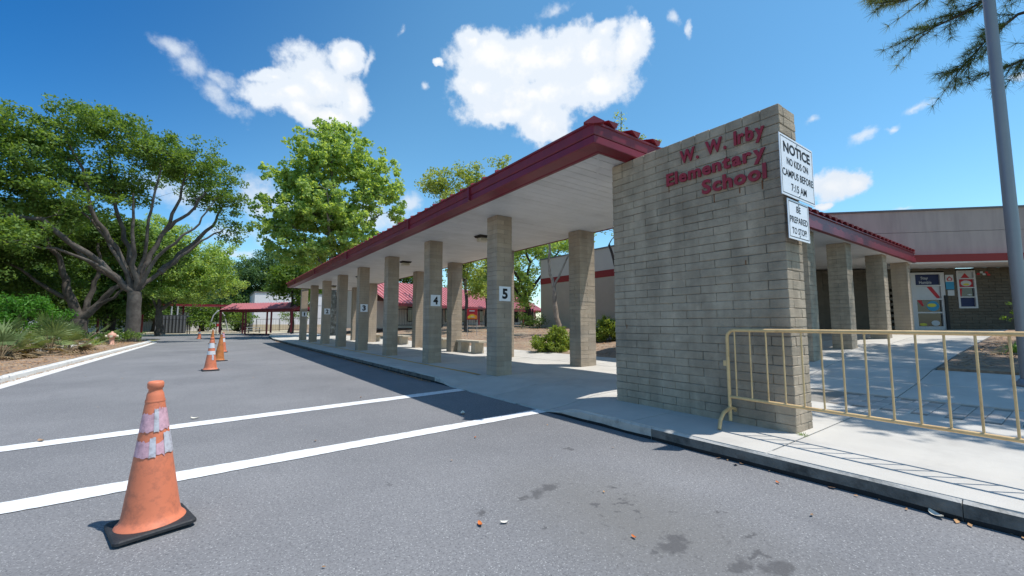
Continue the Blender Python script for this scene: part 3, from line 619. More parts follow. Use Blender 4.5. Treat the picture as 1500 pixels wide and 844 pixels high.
# ================================================================== PILLARS
PS = .415
def pillar(parent, x0, y0, z0, z1, fine, label=None, m1=M_pbrick, m2=M_pmortar, py=PS, px=PS):
    p_ = empty('pillar', (x0 + px / 2, y0 + py / 2, z0), parent=parent)
    if label: p_['label'] = label
    b = MB(); b.box(x0 + .008, x0 + px - .008, y0 + .008, y0 + py - .008, z0 - .1, z1 - .002); b.build('mortar', m2, p_)
    n = int(round((z1 - z0) / .106)); c = (z1 - z0) / n; st = MB()
    for k in range(n):
        z = z0 + c * (k + .5)
        for h_ in (0, 1):
            if k % 2: bx = (x0, x0 + px, y0 + h_ * py / 2, y0 + (h_ + 1) * py / 2)
            else: bx = (x0 + h_ * px / 2, x0 + (h_ + 1) * px / 2, y0, y0 + py)
            if fine:
                me = bmesh_brick(bx[1] - bx[0] - (.004 if not k % 2 else 0), bx[3] - bx[2] - (.004 if k % 2 else 0), c - .005, m1, (k * 3 + h_) % 4, .004)
                inst('block', me, ((bx[0] + bx[1]) / 2 + random.uniform(-.0015, .0015), (bx[2] + bx[3]) / 2 + random.uniform(-.0015, .0015), z), p_)
            else: st.box(bx[0] + (.002 if h_ and not k % 2 else 0), bx[1] - (.002 if not h_ and not k % 2 else 0), bx[2] + (.002 if h_ and k % 2 else 0), bx[3] - (.002 if not h_ and k % 2 else 0), z - c / 2 + .003, z + c / 2 - .003)
    if not fine: tag(st.build('blocks', m1, p_), kind='stuff')
    return p_

# ================================================================== MAIN COVERED WALK
canopy = empty('covered_walkway', (6.4, 18, .14), 'long shelter beside the drive with dark red fascia and numbered block pillars', 'shelter')
SX0, SX1, SY0, SY1, SZ = 4.4, 8.27, 4.0, 31.95, 3.75
nums = {0: '5', 1: '4', 3: '3', 5: '2', 7: '1'}
pk = {0: (1.965, 5.353), 1: (1.975, 5.34), 3: (1.975, 5.35), 5: (2.0, 5.36), 7: (1.98, 5.36)}
for i in range(8):
    y0 = 7.737 + 3.5575 * i
    zb = gh(5.3, y0)
    p_ = pillar(canopy, 5.136, y0, zb - .005, SZ, i < 3, ('front pillar with number %s plate' % nums[i]) if i in nums else 'front pillar without a number plate')
    if i in nums:
        zc, xc = pk[i]; b = MB(); b.bbox(xc - .155, xc + .155, y0 - .008, y0 - .001, zc - .165, zc + .165, .002); b.build('number_plate', M_signw, p_)
        hgt = .235; wd = .15 if nums[i] != '1' else .09
        place_text(nums[i], 'numeral', M_black, (xc - wd / 2, y0 - .0095, zc - hgt / 2), (1, 0, 0), (0, 0, 1), wd, hgt, p_, bold=.045)
    pillar(canopy, 7.72, y0, gh(7.9, y0) - .005, SZ, i < 1 or i == 2, 'rear pillar beside the courtyard', px=.56 if i == 0 else .47)
# soffit planks
pw = .2; npk = int((SY1 - SY0) / pw); pw = (SY1 - SY0) / npk
b = MB(); b.bbox(-(SX1 - SX0) / 2 + .01, (SX1 - SX0) / 2 - .01, -pw / 2 + .005, pw / 2 - .005, 0, .02, .003); plm = b.mesh('soffit_plank', M_soff)
for k in range(npk): inst('soffit_plank', plm, ((SX0 + SX1) / 2, SY0 + pw * (k + .5), SZ + .001 + random.uniform(-.0015, .0015)), canopy)
b = MB(); b.box(SX0 + .01, SX1 - .01, SY0 + .01, SY1 - .01, SZ + .022, SZ + .05); b.build('soffit_board', mat('soffit_shadow', (.25, .25, .25), .9), canopy)
b = MB(); b.obox((5.05, 4.62, SZ - .004), (.66, .62, 0), (-.012, .012, 0), (0, 0, .006)); b.build('corner_trim', M_soff, canopy)
# fascia / gutter swept round with mitred corners
def sweep(prof, x0, x1, y0, y1, ky=1.0, name='fascia', mt=M_red, parent=None):
    b = MB(); n = len(prof); V = []
    for (sx, sy) in ((-1, -1), (1, -1), (1, 1), (-1, 1)):
        cx, cy = (x0 if sx < 0 else x1), (y0 if sy < 0 else y1)
        for o, z in prof: V.append((cx + sx * o * (1 if sx < 0 else .35), cy + sy * o * ky, z))
    F = []
    for s in range(4):
        t = (s + 1) % 4
        for j in range(n - 1): F.append((s * n + j, t * n + j, t * n + j + 1, s * n + j + 1))
    b.add(V, F); return b.build(name, mt, parent)
sweep([(-.02, 3.76), (-.02, 3.728), (.03, 3.728), (.05, 3.74), (.255, 3.765), (.262, 3.775), (.262, 3.87), (.235, 3.876), (.235, 3.886)], SX0, SX1, SY0, SY1, .62, 'lower_fascia', M_red, canopy)
sweep([(.235, 3.884), (.255, 3.888), (.262, 3.905), (.275, 4.02), (.30, 4.03), (.305, 4.055), (.22, 4.058)], SX0, SX1, SY0, SY1, .62, 'gutter', M_red, canopy)
# slip joints on the gutter
for yy in (7.2, 10.4, 16.6, 22.8, 28.9):
    b = MB(); b.box(SX0 - .308, SX0 - .26, yy, yy + .05, 3.77, 4.05); b.build('gutter_joint', M_red, canopy)
# hipped roof
ov = .26; rz0 = 4.065; rx = (SX0 + SX1) / 2; hh = .62; hl = rx - SX0 + ov
RX0, RX1, RY0, RY1 = SX0 - ov, SX1 + ov * .35, SY0 - ov * .62, SY1 + ov * .62
b = MB(); b.add([(RX0, RY0, rz0), (RX1, RY0, rz0), (RX1, RY1, rz0), (RX0, RY1, rz0), (rx, RY0 + hl, rz0 + hh), (rx, RY1 - hl, rz0 + hh)], [(0, 1, 4), (1, 2, 5, 4), (2, 3, 5), (3, 0, 4, 5), (3, 2, 1, 0)])
b.build('roof', M_roofred, canopy)
for k in range(9):                     # standing seams on the near hip end
    x = RX0 + .38 + k * .5; yt = RY0 + min(x - RX0, RX1 - x); zt = rz0 + hh * (yt - RY0) / hl
    b = MB(); yb = RY0 - .05
    b.add([(x - .03, yb, rz0 - .01), (x + .03, yb, rz0 - .01), (x + .045, yb - .02, rz0 + .06), (x - .16, yb - .02, rz0 + .05), (x - .03, yt, zt), (x + .03, yt, zt), (x + .04, yt, zt + .07), (x - .1, yt, zt + .07)],
          [(0, 1, 2, 3), (7, 6, 5, 4), (0, 4, 5, 1), (1, 5, 6, 2), (2, 6, 7, 3), (3, 7, 4, 0)]); b.build('seam', M_roofred, canopy)
b = MB()
for k in range(60):
    yy = SY0 + 2.3 + k * .45
    for s in (-1, 1):
        xa = rx; xb = RX0 if s < 0 else RX1
        b.obox(((xa + xb) / 2, yy, rz0 + hh / 2 + .03), ((xb - xa) / 2, 0, -hh / 2), (0, .015, 0), (0, 0, .03))
tag(b.build('roof_seams', M_roofred, canopy), kind='stuff')
for (cx, cy) in ((RX0, RY0), (RX1, RY0)):     # hip caps
    A = Vector((cx, cy, rz0 + .03)); B = Vector((rx, RY0 + hl, rz0 + hh + .05)); d = (B - A).normalized(); A2 = A - d * .06; s_ = d.cross(Vector((0, 0, 1))).normalized()
    b = MB(); V = []
    for P in (A2, B): V += [P - s_ * .14 - Vector((0, 0, .05)), P + Vector((0, 0, .035)), P + s_ * .14 - Vector((0, 0, .05)), P + s_ * .10 - Vector((0, 0, .07)), P - s_ * .10 - Vector((0, 0, .07))]
    b.add(V, [(0, 5, 6, 1), (1, 6, 7, 2), (2, 7, 8, 3), (3, 8, 9, 4), (4, 9, 5, 0), (4, 3, 2, 1, 0), (5, 6, 7, 8, 9)]); b.build('hip_cap', M_roofred, canopy)
# ceiling lamps (unlit)
for (x, y) in ((6.1, 9.9), (6.15, 15.8), (6.2, 22.2), (6.3, 28.6)):
    l_ = empty('ceiling_lamp', (x, y, SZ - .16), parent=canopy)
    b = MB(); b.add([(x - .17, y - .14, SZ - .055), (x + .17, y - .14, SZ - .055), (x + .17, y + .14, SZ - .055), (x - .17, y + .14, SZ - .055), (x - .2, y - .17, SZ - .002), (x + .2, y - .17, SZ - .002), (x + .2, y + .17, SZ - .002), (x - .2, y + .17, SZ - .002)],
                    [(0, 3, 2, 1), (4, 5, 6, 7), (0, 1, 5, 4), (1, 2, 6, 5), (2, 3, 7, 6), (3, 0, 4, 7)]); b.build('housing', M_bronze, l_)
    b = MB(); b.bbox(x - .145, x + .145, y - .115, y + .115, SZ - .16, SZ - .056, .02); b.build('lens', M_lens, l_)

# ================================================================== RIGHT-HAND WALKWAY
rw = empty('entrance_walkway', (14, 4.6, .5), 'covered entrance walk behind the block wall with scalloped red roof edge', 'shelter')
EZ = 3.4; EX0, EX1, EY0, EY1 = 10.05, 19.5, 3.56, 7.6
for k, x in enumerate((10.75, 13.25, 16.45, 19.2)):
    zb = gh(x + .2, 3.7); pillar(rw, x, 3.66, zb - .005, EZ, k < 3, 'entrance walk pillar', m1=M_brick if k < 3 else M_pbrick, m2=M_mortar if k < 3 else M_pmortar, px=.42, py=.42 if k else .42)
b = MB(); b.add([(EX0, EY0, EZ), (EX1 + 1, EY0, EZ), (EX1 + 6, 8.55, EZ), (EX0, 8.55, EZ)], [(0, 3, 2, 1)]); b.add([(EX0, EY0, EZ + .04), (EX1 + 1, EY0, EZ + .04), (EX1 + 6, 8.55, EZ + .04), (EX0, 8.55, EZ + .04)], [(0, 1, 2, 3)])
b.build('soffit', M_soff, rw)
b = MB(); b.add([(EX0, EY0 - .1, EZ - .02), (EX1, EY0 - .1, EZ - .02), (EX1, EY0 - .1, EZ + .13), (EX0, EY0 - .1, EZ + .13), (EX0, EY0 - .02, EZ - .03), (EX1, EY0 - .02, EZ - .03), (EX1, EY0, EZ + .2), (EX0, EY0, EZ + .2)], [(0, 1, 2, 3), (4, 5, 1, 0), (3, 2, 6, 7), (5, 4, 7, 6)]); b.build('lower_fascia', M_red, rw)
b = MB(); b.box(EX0, EX1, EY0 - .06, EY0 + .05, EZ + .135, EZ + .30); b.box(EX0, EX1, EY0 - .09, EY0 + .05, EZ + .302, EZ + .33); b.build('gutter', M_red, rw)
b = MB(); b.add([(EX0, EY0 - .05, EZ + .335), (EX1 + .3, EY0 - .05, EZ + .335), (EX1 + 4, 6.1, EZ + .95), (EX0, 6.1, EZ + .95), (EX0, 8.5, EZ + .335), (EX1 + 4, 8.5, EZ + .335)], [(0, 1, 2, 3), (3, 2, 5, 4)]); b.build('roof', M_roofred, rw)
x = EX0
b0 = MB(); b0.add([(0, -.08, 0), (.055, -.08, 0), (.055, -.10, .062), (-.17, -.10, .062), (0, 2.5, .64), (.055, 2.5, .64), (.055, 2.5, .72), (-.17, 2.5, .72)], [(0, 1, 2, 3), (7, 6, 5, 4), (0, 4, 5, 1), (1, 5, 6, 2), (2, 6, 7, 3), (3, 7, 4, 0)])
sm_ = b0.mesh('roof_seam', M_roofred)
while x < EX1: inst('roof_seam', sm_, (x, EY0 - .03, EZ + .335), rw); x += .385
for (x, y) in ((11.5, 5.0),):
    l_ = empty('ceiling_lamp', (x, y, EZ - .12), parent=rw); b = MB(); b.bbox(x - .2, x + .2, y - .2, y + .2, EZ - .13, EZ - .002, .02); b.build('housing', mat('lamp_orange', (.35, .1, .05), .5), l_)

# ================================================================== SCHOOL BUILDING (right)
sb = empty('school_building', (22, 3, 1.0), 'low school block with pale upper panels, dark red band and shaded brick entrance wall', 'building')
U = Vector((.7071, -.7071, 0)); NV = Vector((.7071, .7071, 0)); Q0 = Vector((19.5, 3.6, 0))
def fp(u, z, off=0): v = Q0 + U * u + NV * off; return (v.x, v.y, z)
def fbox(u0, u1, z0, z1, o0, o1, name, mt, parent=sb):
    b = MB(); V = [fp(u0, z0, o0), fp(u1, z0, o0), fp(u1, z0, o1), fp(u0, z0, o1), fp(u0, z1, o0), fp(u1, z1, o0), fp(u1, z1, o1), fp(u0, z1, o1)]
    b.add(V, [(0, 3, 2, 1), (4, 5, 6, 7), (0, 1, 5, 4), (1, 2, 6, 5), (2, 3, 7, 6), (3, 0, 4, 7)]); return b.build(name, mt, parent)
UE = 14.0; SO = 1.5
fbox(-9, UE, 3.66, 4.475, .2, .5, 'upper_panel', M_panel); fbox(-9, UE, 4.487, 5.24, .2, .5, 'upper_panel', M_panel); fbox(-9, UE, 3.7, 5.2, .24, .49, 'panel_backing', M_mortar)
fbox(-9, UE, 5.242, 5.30, .16, .56, 'parapet_cap', mat('coping', (.16, .16, .17), .5))
fbox(-9, UE, 5.1, 5.18, .52, 12, 'flat_roof', M_mortar)
fbox(0, UE, 3.41, 3.655, .0, .26, 'red_band', M_bandred)
fbox(-.4, UE, 3.36, 3.405, .03, SO + .1, 'soffit', M_soff)
fbox(-9, UE, .5, 3.36, SO + .25, SO + .5, 'wall_backing', M_mortar)
M_ebrickshade = mat('entrance_block_shade', (0.1, 0.085, 0.065), .9, .15, 5, .4, 45, rnd=.12, coords='World')  # block colour darkened so the entrance shade is in the base colour
# individual blocks of the shaded entrance wall
bw = .405; bh = .107; z = 1.0; r = 0
while z < 3.34:
    u = -2.0 - (bw / 2 if r % 2 else 0); runs = []
    h_ = min(bh, 3.352 - z)
    while u < 5.0:
        a, e = max(u, -2.0), min(u + bw, 5.0); u += bw
        segs = [(a, e)]
        for (w0, w1, wz0, wz1) in ((.95, 2.08, 0, 3.22), (2.46, 3.06, 1.86, 3.25)):
            ns = []
            for (p, q) in segs:
                if z + h_ > wz0 and z < wz1 and q > w0 and p < w1:
                    if p < w0: ns.append((p, w0))
                    if q > w1: ns.append((w1, q))
                else: ns.append((p, q))
            segs = ns
        for (p, q) in segs:
            if q - p < .03: continue
            runs.append((p, q))
    for p, q in runs:
        if p > 2.0 or z > 2.6 or p < .95 and p > .2:
            me = bmesh_brick(round(q - p - .006, 3), .25, h_ - .006, M_ebrickshade, 0, .004)
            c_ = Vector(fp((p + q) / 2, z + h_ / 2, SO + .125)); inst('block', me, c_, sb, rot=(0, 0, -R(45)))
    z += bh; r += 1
fbox(5.0, UE, .5, 3.355, SO + .01, SO + .25, 'wall_end', M_ebrickshade); fbox(-9, -2.0, .5, 3.355, SO + .01, SO + .25, 'wall_end', M_ebrickshade); fbox(-2, .2, .5, 3.355, SO + .04, SO + .25, 'wall_infill', M_ebrickshade)
fbox(.95, 2.08, .5, 1.0, SO + .01, SO + .25, 'threshold', M_conc)
# door with posters in its four panes
dr = empty('door', fp(1.5, 1.0, SO), parent=sb)
fbox(.97, 1.12, 1.0, 3.2, SO - .02, SO + .1, 'frame', M_door, dr); fbox(1.92, 2.06, 1.0, 3.2, SO - .02, SO + .1, 'frame', M_door, dr)
for z0, z1 in ((3.13, 3.2), (2.68, 2.735), (2.18, 2.235), (1.68, 1.735), (1.0, 1.2)): fbox(1.122, 1.918, z0, z1, SO - .018, SO + .098, 'crossbar', M_door, dr)
for z0, z1, mt in ((2.737, 3.128, M_navy), (2.237, 2.678, M_posterw), (1.737, 2.178, M_glass), (1.202, 1.678, M_glass)): fbox(1.124, 1.916, z0, z1, SO + .03, SO + .05, 'pane', mt, dr)
def fquad(pts, off, name, mt, parent):
    b = MB(); b.add([fp(u, z, off) for u, z in pts], [tuple(range(len(pts)))]); return b.build(name, mt, parent)
fquad([(1.5, 2.67), (1.66, 2.67), (1.9, 2.3), (1.9, 2.24), (1.8, 2.24)], SO + .026, 'poster_stripe', M_posterr, dr)
def fell(uc, zc, ru, rz, off, name, mt, parent, n=18): return fquad([(uc + ru * math.cos(2 * math.pi * k / n), zc + rz * math.sin(2 * math.pi * k / n)) for k in range(n)], off, name, mt, parent)
fell(1.66, 1.95, .2, .19, SO + .027, 'poster_picture', M_posterb, dr); fell(1.62, 1.98, .15, .07, SO + .0245, 'poster_picture', M_postery, dr)
fquad([(1.15, 2.17), (1.3, 2.17), (1.36, 1.95), (1.3, 1.95)], SO + .026, 'poster_stripe', M_posterr, dr); fell(1.7, 1.32, .14, .1, SO + .026, 'poster_picture', M_posterw, dr); fell(1.3, 1.27, .12, .05, SO + .025, 'poster_picture', M_postery, dr)
place_text('Stay', 'lettering', M_posterw, fp(1.33, 2.92, SO + .027), tuple(U), (0, 0, 1), .24, .13, dr, .01)
place_text('Humble', 'lettering', M_posterw, fp(1.27, 2.78, SO + .027), tuple(U), (0, 0, 1), .4, .11, dr, .01)
fbox(2.0, 2.1, 1.0, 2.34, SO - .06, SO - .025, 'door_shadow_strip', M_black, dr)  # black strip drawn as the shadow beside the door
# small notices beside the door
fbox(2.1, 2.36, 2.84, 3.1, SO - .015, SO + .0, 'notice', M_posterw); fbox(2.1, 2.36, 2.56, 2.838, SO - .015, SO + .0, 'notice', M_posterb); fbox(2.14, 2.35, 2.33, 2.53, SO - .015, SO + .0, 'notice', M_posterw)
fquad([(2.13, 2.95), (2.23, 3.05), (2.33, 2.95), (2.3, 2.88), (2.16, 2.88)], SO - .018, 'house_symbol', M_posterr, sb); fquad([(2.17, 2.94), (2.23, 3.0), (2.29, 2.94), (2.26, 2.9), (2.2, 2.9)], SO - .021, 'house_symbol', M_posterw, sb)
# tall window with a painted picture over four panes
wn = empty('window', fp(2.76, 1.86, SO), parent=sb)
for z0, z1 in ((1.86, 1.92), (2.25, 2.29), (2.6, 2.64), (2.93, 2.97), (3.2, 3.25)): fbox(2.525, 2.995, z0, z1, SO - .02, SO + .08, 'crossbar', M_door, wn)
fbox(2.46, 2.523, 1.86, 3.25, SO - .022, SO + .082, 'frame', M_door, wn); fbox(2.997, 3.06, 1.86, 3.25, SO - .022, SO + .082, 'frame', M_door, wn)
for z0, z1, mt in ((1.922, 2.248, M_navy), (2.292, 2.598, M_glass), (2.642, 2.928, M_posterr), (2.972, 3.198, M_posterw)): fbox(2.527, 2.993, z0, z1, SO + .03, SO + .05, 'pane', mt, wn)
fquad([(2.62, 2.98), (2.76, 3.16), (2.9, 2.98)], SO + .027, 'poster_triangle', M_posterr, wn); fell(2.78, 2.78, .17, .11, SO + .027, 'poster_picture', M_posterw, wn); fell(2.78, 2.74, .1, .04, SO + .025, 'poster_picture', M_postery, wn); fquad([(2.54, 2.3), (2.54, 2.59), (2.64, 2.59), (2.6, 2.3)], SO + .027, 'poster_stripe', M_posterr, wn); fell(2.86, 2.36, .08, .02, SO + .027, 'poster_picture', M_posterw, wn)
for (u0, z0) in ((3.12, 3.08), (3.22, 3.14), (3.3, 3.07), (3.38, 3.13), (3.44, 3.05)): fbox(u0, u0 + .09, z0, z0 + .07, SO - .012, SO, 'paper_cutout', M_posterr if u0 < 3.2 or u0 > 3.37 else M_posterw)
# walls at the back of the entrance walk
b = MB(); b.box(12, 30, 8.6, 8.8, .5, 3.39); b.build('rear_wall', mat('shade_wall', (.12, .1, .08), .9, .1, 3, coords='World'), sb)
bn = empty('banner', (25.0, 8.5, 1.9), 'dark red vertical banner hanging on the shaded wall behind the entrance walk', 'banner')
b = MB(); b.box(24.9, 25.75, 8.52, 8.56, 1.75, 3.1); b.build('cloth', M_posterr, bn); b = MB(); b.box(24.9, 25.75, 8.515, 8.519, 1.75, 1.95); b.build('lower_band', M_navy, bn)
for zz in (2.2, 2.35, 2.5): b = MB(); b.box(25.1, 25.6, 8.512, 8.518, zz, zz + .05); b.build('printed_line', M_posterw, bn)
d2 = empty('door', (30, 8.5, 1.0), parent=sb)
b = MB(); b.box(27.9, 31.5, 8.5, 8.58, 1.0, 3.3); b.build('frame', M_door, d2); b = MB(); b.box(28.4, 29.9, 8.46, 8.498, 1.2, 2.7); b.build('pane', M_glass, d2); b = MB(); b.box(30.0, 31.3, 8.46, 8.498, 1.2, 3.2); b.build('pane', M_glass, d2); b = MB(); b.box(28.2, 31.3, 8.46, 8.498, 2.95, 3.1); b.build('transom_strip', M_postery, d2)

# ================================================================== CROWD BARRIER
bar = empty('crowd_barrier', (4.7, 1.2, .14), 'tan yellow tubular steel crowd barrier standing on the kerb by the wall end', 'barrier')
def bp(t, z): return (4.845 - .066 * t, 2.50 - t, z)          # t metres along the barrier
TZ, BZ, LEN = 1.218, .466, 2.62
pts = [bp(0, .20), bp(0, TZ - .09)] + [bp(.085 - .085 * math.cos(a), TZ - .09 + .09 * math.sin(a)) for a in np.linspace(.2, 1.57, 6)] + [bp(t, TZ) for t in np.linspace(.3, LEN - .2, 6)] + [bp(LEN - .085 + .085 * math.sin(a), TZ - .09 + .09 * math.cos(a)) for a in np.linspace(0, 1.4, 6)] + [bp(LEN, .2)]
b = MB(); b.tube(pts, .0185, 12); b.build('frame', M_barr, bar)
b = MB(); b.tube([bp(.015, BZ), bp(LEN - .015, BZ)], .0165, 10); b.build('lower_rail', M_barr, bar)
k = 0; t = .088
while t < LEN - .05:
    b = MB(); b.tube([bp(t, BZ + .012), bp(t, TZ - .015)], .0085, 8); b.build('bar', M_barr, bar); t += .1695
for t in (0, LEN):
    P = bp(t, 0); zz = gh(P[0], P[1]); b = MB()
    b.tube([(P[0] - .34, P[1] - .05, zz + .012), (P[0] - .29, P[1] - .04, zz + .10), (P[0] - .2, P[1] - .03, zz + .165), (P[0], P[1], zz + .19), (P[0] + .14, P[1] + .02, zz + .165), (P[0] + .2, P[1] + .03, zz + .10), (P[0] + .24, P[1] + .035, zz + .012)], .02, 10)
    b.build('foot', M_barr, bar)
b = MB(); P = bp(-.03, .84); b.box(P[0] - .012, P[0] + .012, P[1] - .015, P[1] + .02, .81, .87); b.build('hook', M_barr, bar)

# ================================================================== CONES
def cone(loc, rz, kind, label, tilt=(0, 0)):
    r_ = empty('traffic_cone', (0, 0, 0), label, 'cone', 'orange traffic cones down the middle of the drive')
    b = MB(); s = .20; V = []; corner = []
    for sx, sy in ((-1, -1), (1, -1), (1, 1), (-1, 1)):
        for a in (0, .5, 1):
            ang = math.atan2(sy, sx) + (a - .5) * 1.0; corner.append((sx * (s - .035) + .035 * math.cos(ang), sy * (s - .035) + .035 * math.sin(ang)))
    rings = [(1, 0.002), (1, .028), (.97, .036), (.86, .04)]
    for f, z in rings:
        for (x, y) in corner: V.append((x * f, y * f, z + (.012 * abs(x * y) / .04 if z < .01 else 0)))
    F = [tuple(range(11, -1, -1))]
    for q in range(3):
        for i in range(12): F.append((q * 12 + i, q * 12 + (i + 1) % 12, q * 12 + 12 + (i + 1) % 12, q * 12 + 12 + i))
    F.append(tuple(36 + i for i in range(12))); b.add(V, F); b.build('base', M_rubber, r_)
    body = M_orange2 if kind == 'dirty' else M_orange
    def rad(z): return float(np.interp(z, [.04, .07, .12, .83, .92], [.172, .155, .142, .044, .036]))
    prof = [(.178, .0405), (.172, .05), (.156, .066), (.148, .085)] + [(rad(z), z) for z in np.linspace(.12, .82, 15)] + [(.043, .835), (.036, .85), (.036, .865), (.042, .872), (.043, .9), (.038, .911), (.03, .914), (.028, .88)]
    b = MB(); b.lathe(prof, 32, cap=False); b.build('body', body, r_)
    b = MB(); b.lathe([(rad(.785) + .002, .783), (rad(.79) + .003, .79), (rad(.797) + .002, .797)], 32, cap=False); b.build('ring', body, r_)
    def patch(a0, a1, z0, z1, mt, nm='tape', jag=.0, o=.0035):
        q = MB(); n = max(3, int((a1 - a0) / .12)); V = []; rr = random.Random(int(a0 * 100) + int(z0 * 1000))
        for i in range(n + 1):
            a = a0 + (a1 - a0) * i / n
            for z in (z0 + rr.uniform(-jag, jag), (z0 + z1) / 2, z1 + rr.uniform(-jag, jag)): V.append(((rad(z) + o) * math.cos(a), (rad(z) + o) * math.sin(a), z))
        q.add(V, [(i * 3 + j, (i + 1) * 3 + j, (i + 1) * 3 + j + 1, i * 3 + j + 1) for i in range(n) for j in range(2)], 0, True); return q.build(nm, mt, r_)
    if kind == 'near':      # angle 0 along +X of the cone; camera is towards -Y
        patch(-2.95, -1.75, .605, .715, M_tape, jag=.008); patch(-1.76, -1.42, .60, .745, M_tapeg, jag=.006, o=.005); patch(-1.44, -.1, .61, .745, M_tape, jag=.01); patch(-.05, 1.9, .61, .735, M_tape, jag=.008)
        patch(-3.0, -1.95, .455, .55, M_tape, jag=.008); patch(-1.96, -1.62, .45, .57, M_tapeg, jag=.006, o=.005); patch(-1.60, -1.15, .455, .535, M_tape, jag=.012); patch(-1.14, -.3, .46, .59, M_tapeg, jag=.006, o=.005); patch(0, 2.6, .46, .56, M_tape, jag=.008)
    elif kind == 'banded': patch(0, 2 * math.pi, .62, .76, M_tapew, 'band'); patch(0, 2 * math.pi, .44, .54, M_tapew, 'band'); patch(-1.5, -1.1, .3, .45, M_tapeg, 'loose_tape', jag=.02, o=.006)
    elif kind == 'pink': patch(0, 2 * math.pi, .70, .86, M_tape, 'band'); patch(0, 2 * math.pi, .47, .64, M_tapew, 'band')
    elif kind == 'bright': patch(0, 2 * math.pi, .48, .62, M_tapew, 'band')
    r_.location = loc; r_.rotation_euler = (tilt[0], tilt[1], rz); return r_
cone((-.245, 3.60, .006), R(14), 'near', 'nearest and largest traffic cone, faded orange with torn pink tape patches', tilt=(R(-.6), R(-1.5)))
cone((.058, 14.45, 0), R(5), 'banded', 'second nearest orange cone, two grey reflective bands and a loose strip of tape')
cone((.30, 17.95, 0), R(28), 'dirty', 'grimy brown orange cone without bands, half hidden behind the second cone', tilt=(R(1), R(2)))
cone((.50, 23.3, 0), R(-4), 'pink', 'orange cone with a pink top and white bands, behind the grimy cone')
cone((.15, 33.5, 0), R(10), 'dirty', 'dark topped cone just showing over the white banded cone')
cone((-.72, 44.5, 0), R(8), 'bright', 'farthest bright orange cone, alone at the end of the drive')

# ================================================================== BENCHES
def bench(y, x, label, L=1.95):
    r_ = empty('bench', (x, y, gh(x, y)), label, 'bench', 'concrete benches along the shelter')
    z = gh(x, y); b = MB(); b.bbox(x - .22, x + .22, y - L / 2, y + L / 2, z + .39, z + .47, .012); b.build('seat', M_bench, r_)
    for s in (-1, 1):
        yc = y + s * L * .27; b = MB(); V = []
        for (hx, hy, zz) in ((.19, .17, 0), (.19, .13, .39)):
            V += [(x - hx, yc - hy, z + zz), (x + hx, yc - hy, z + zz), (x + hx, yc + hy, z + zz), (x - hx, yc + hy, z + zz)]
        b.add(V, [(0, 3, 2, 1), (4, 5, 6, 7), (0, 1, 5, 4), (1, 2, 6, 5), (2, 3, 7, 6), (3, 0, 4, 7)]); b.build('leg', M_bench, r_)
bench(14.1, 8.15, 'nearest concrete bench, beside the pillar numbered 5')
bench(17.3, 8.3, 'concrete bench mostly behind the pillar numbered 4')
bench(22.0, 8.35, 'concrete bench seen just left of the pillar numbered 4')
bench(26.5, 8.35, 'farthest concrete bench, seen beside the pillar numbered 3')

# ================================================================== POLE
pl = empty('light_pole', (9.98, .66, gh(9.98, .66)), 'tall blue grey metal pole rising past the right edge of the entrance', 'pole')
b = MB(); b.tube([(9.98, .66, .35), (9.98, .66, 3), (9.98, .66, 7), (9.98, .66, 11)], [.078, .076, .07, .062], 24); b.build('shaft', M_pole, pl)
b = MB(); b.lathe([(.15, .36), (.15, .40), (.11, .43), (.085, .47)], 24, (9.98, .66)); b.build('base_cover', M_pole, pl)

# ================================================================== HYDRANT
hx, hy, hz = -4.35, 31.5, .15
hd = empty('fire_hydrant', (hx, hy, hz), 'short pale red fire hydrant in the mulch by the left kerb', 'hydrant')
b = MB(); b.lathe([(.17, hz), (.17, hz + .04), (.11, hz + .05), (.11, hz + .38), (.15, hz + .40), (.15, hz + .44)], 20, (hx, hy)); b.build('barrel', M_hyd, hd)
b = MB(); b.lathe([(.17, hz + .44), (.2, hz + .47), (.19, hz + .55), (.14, hz + .63), (.05, hz + .67), (.045, hz + .73), (.02, hz + .73)], 20, (hx, hy)); b.build('bonnet', M_hyd, hd)
for d in ((1, 0), (-1, 0), (0, -1)):
    b = MB(); b.tube([(hx + d[0] * .1, hy + d[1] * .1, hz + .47), (hx + d[0] * .27, hy + d[1] * .27, hz + .47)], .065, 12, sm=False); b.build('nozzle_cap', M_hydw, hd)

# ================================================================== FENCES AND FAR THINGS
def fence(P0, P1, h, z0, z1, step, label, picket=.35, name='fence', mt=M_fence):
    r_ = empty(name, (*P0, z0), label, 'fence'); P0, P1 = Vector(P0), Vector(P1); L = (P1 - P0).length; d = (P1 - P0) / L; n = max(1, int(L / step))
    for i in range(n + 1):
        t = i / n; p = P0.lerp(P1, t); z = z0 + (z1 - z0) * t; b = MB(); b.tube([(p.x, p.y, z - .1), (p.x, p.y, z + h + .05)], .045, 6); b.build('post', mt, r_)
    for hh_ in (h, .1):
        b = MB(); b.tube([(P0.x, P0.y, z0 + hh_), (P1.x, P1.y, z1 + hh_)], .025, 6); b.build('rail', mt, r_)
    b = MB(); k = int(L / picket)
    for i in range(k):
        t = (i + .5) / k; p = P0.lerp(P1, t); z = z0 + (z1 - z0) * t; b.box(p.x - .008, p.x + .008, p.y - .008, p.y + .008, z + .1, z + h)
    tag(b.build('pickets', mt, r_), kind='stuff'); return r_
fence((-9.5, 63.5), (-2.2, 63.0), 1.7, .12, .12, 2.4, 'black metal fence across the end of the drive, left of the red shelter', .14)
fence((-2.0, 63.0), (3.2, 65.5), 1.5, .12, .12, 2.6, 'black fence between the playground and the end of the drive', .3)
fence((5.0, 66), (16, 66), 1.6, .3, .6, 2.7, 'black fence in front of the white building', .3)
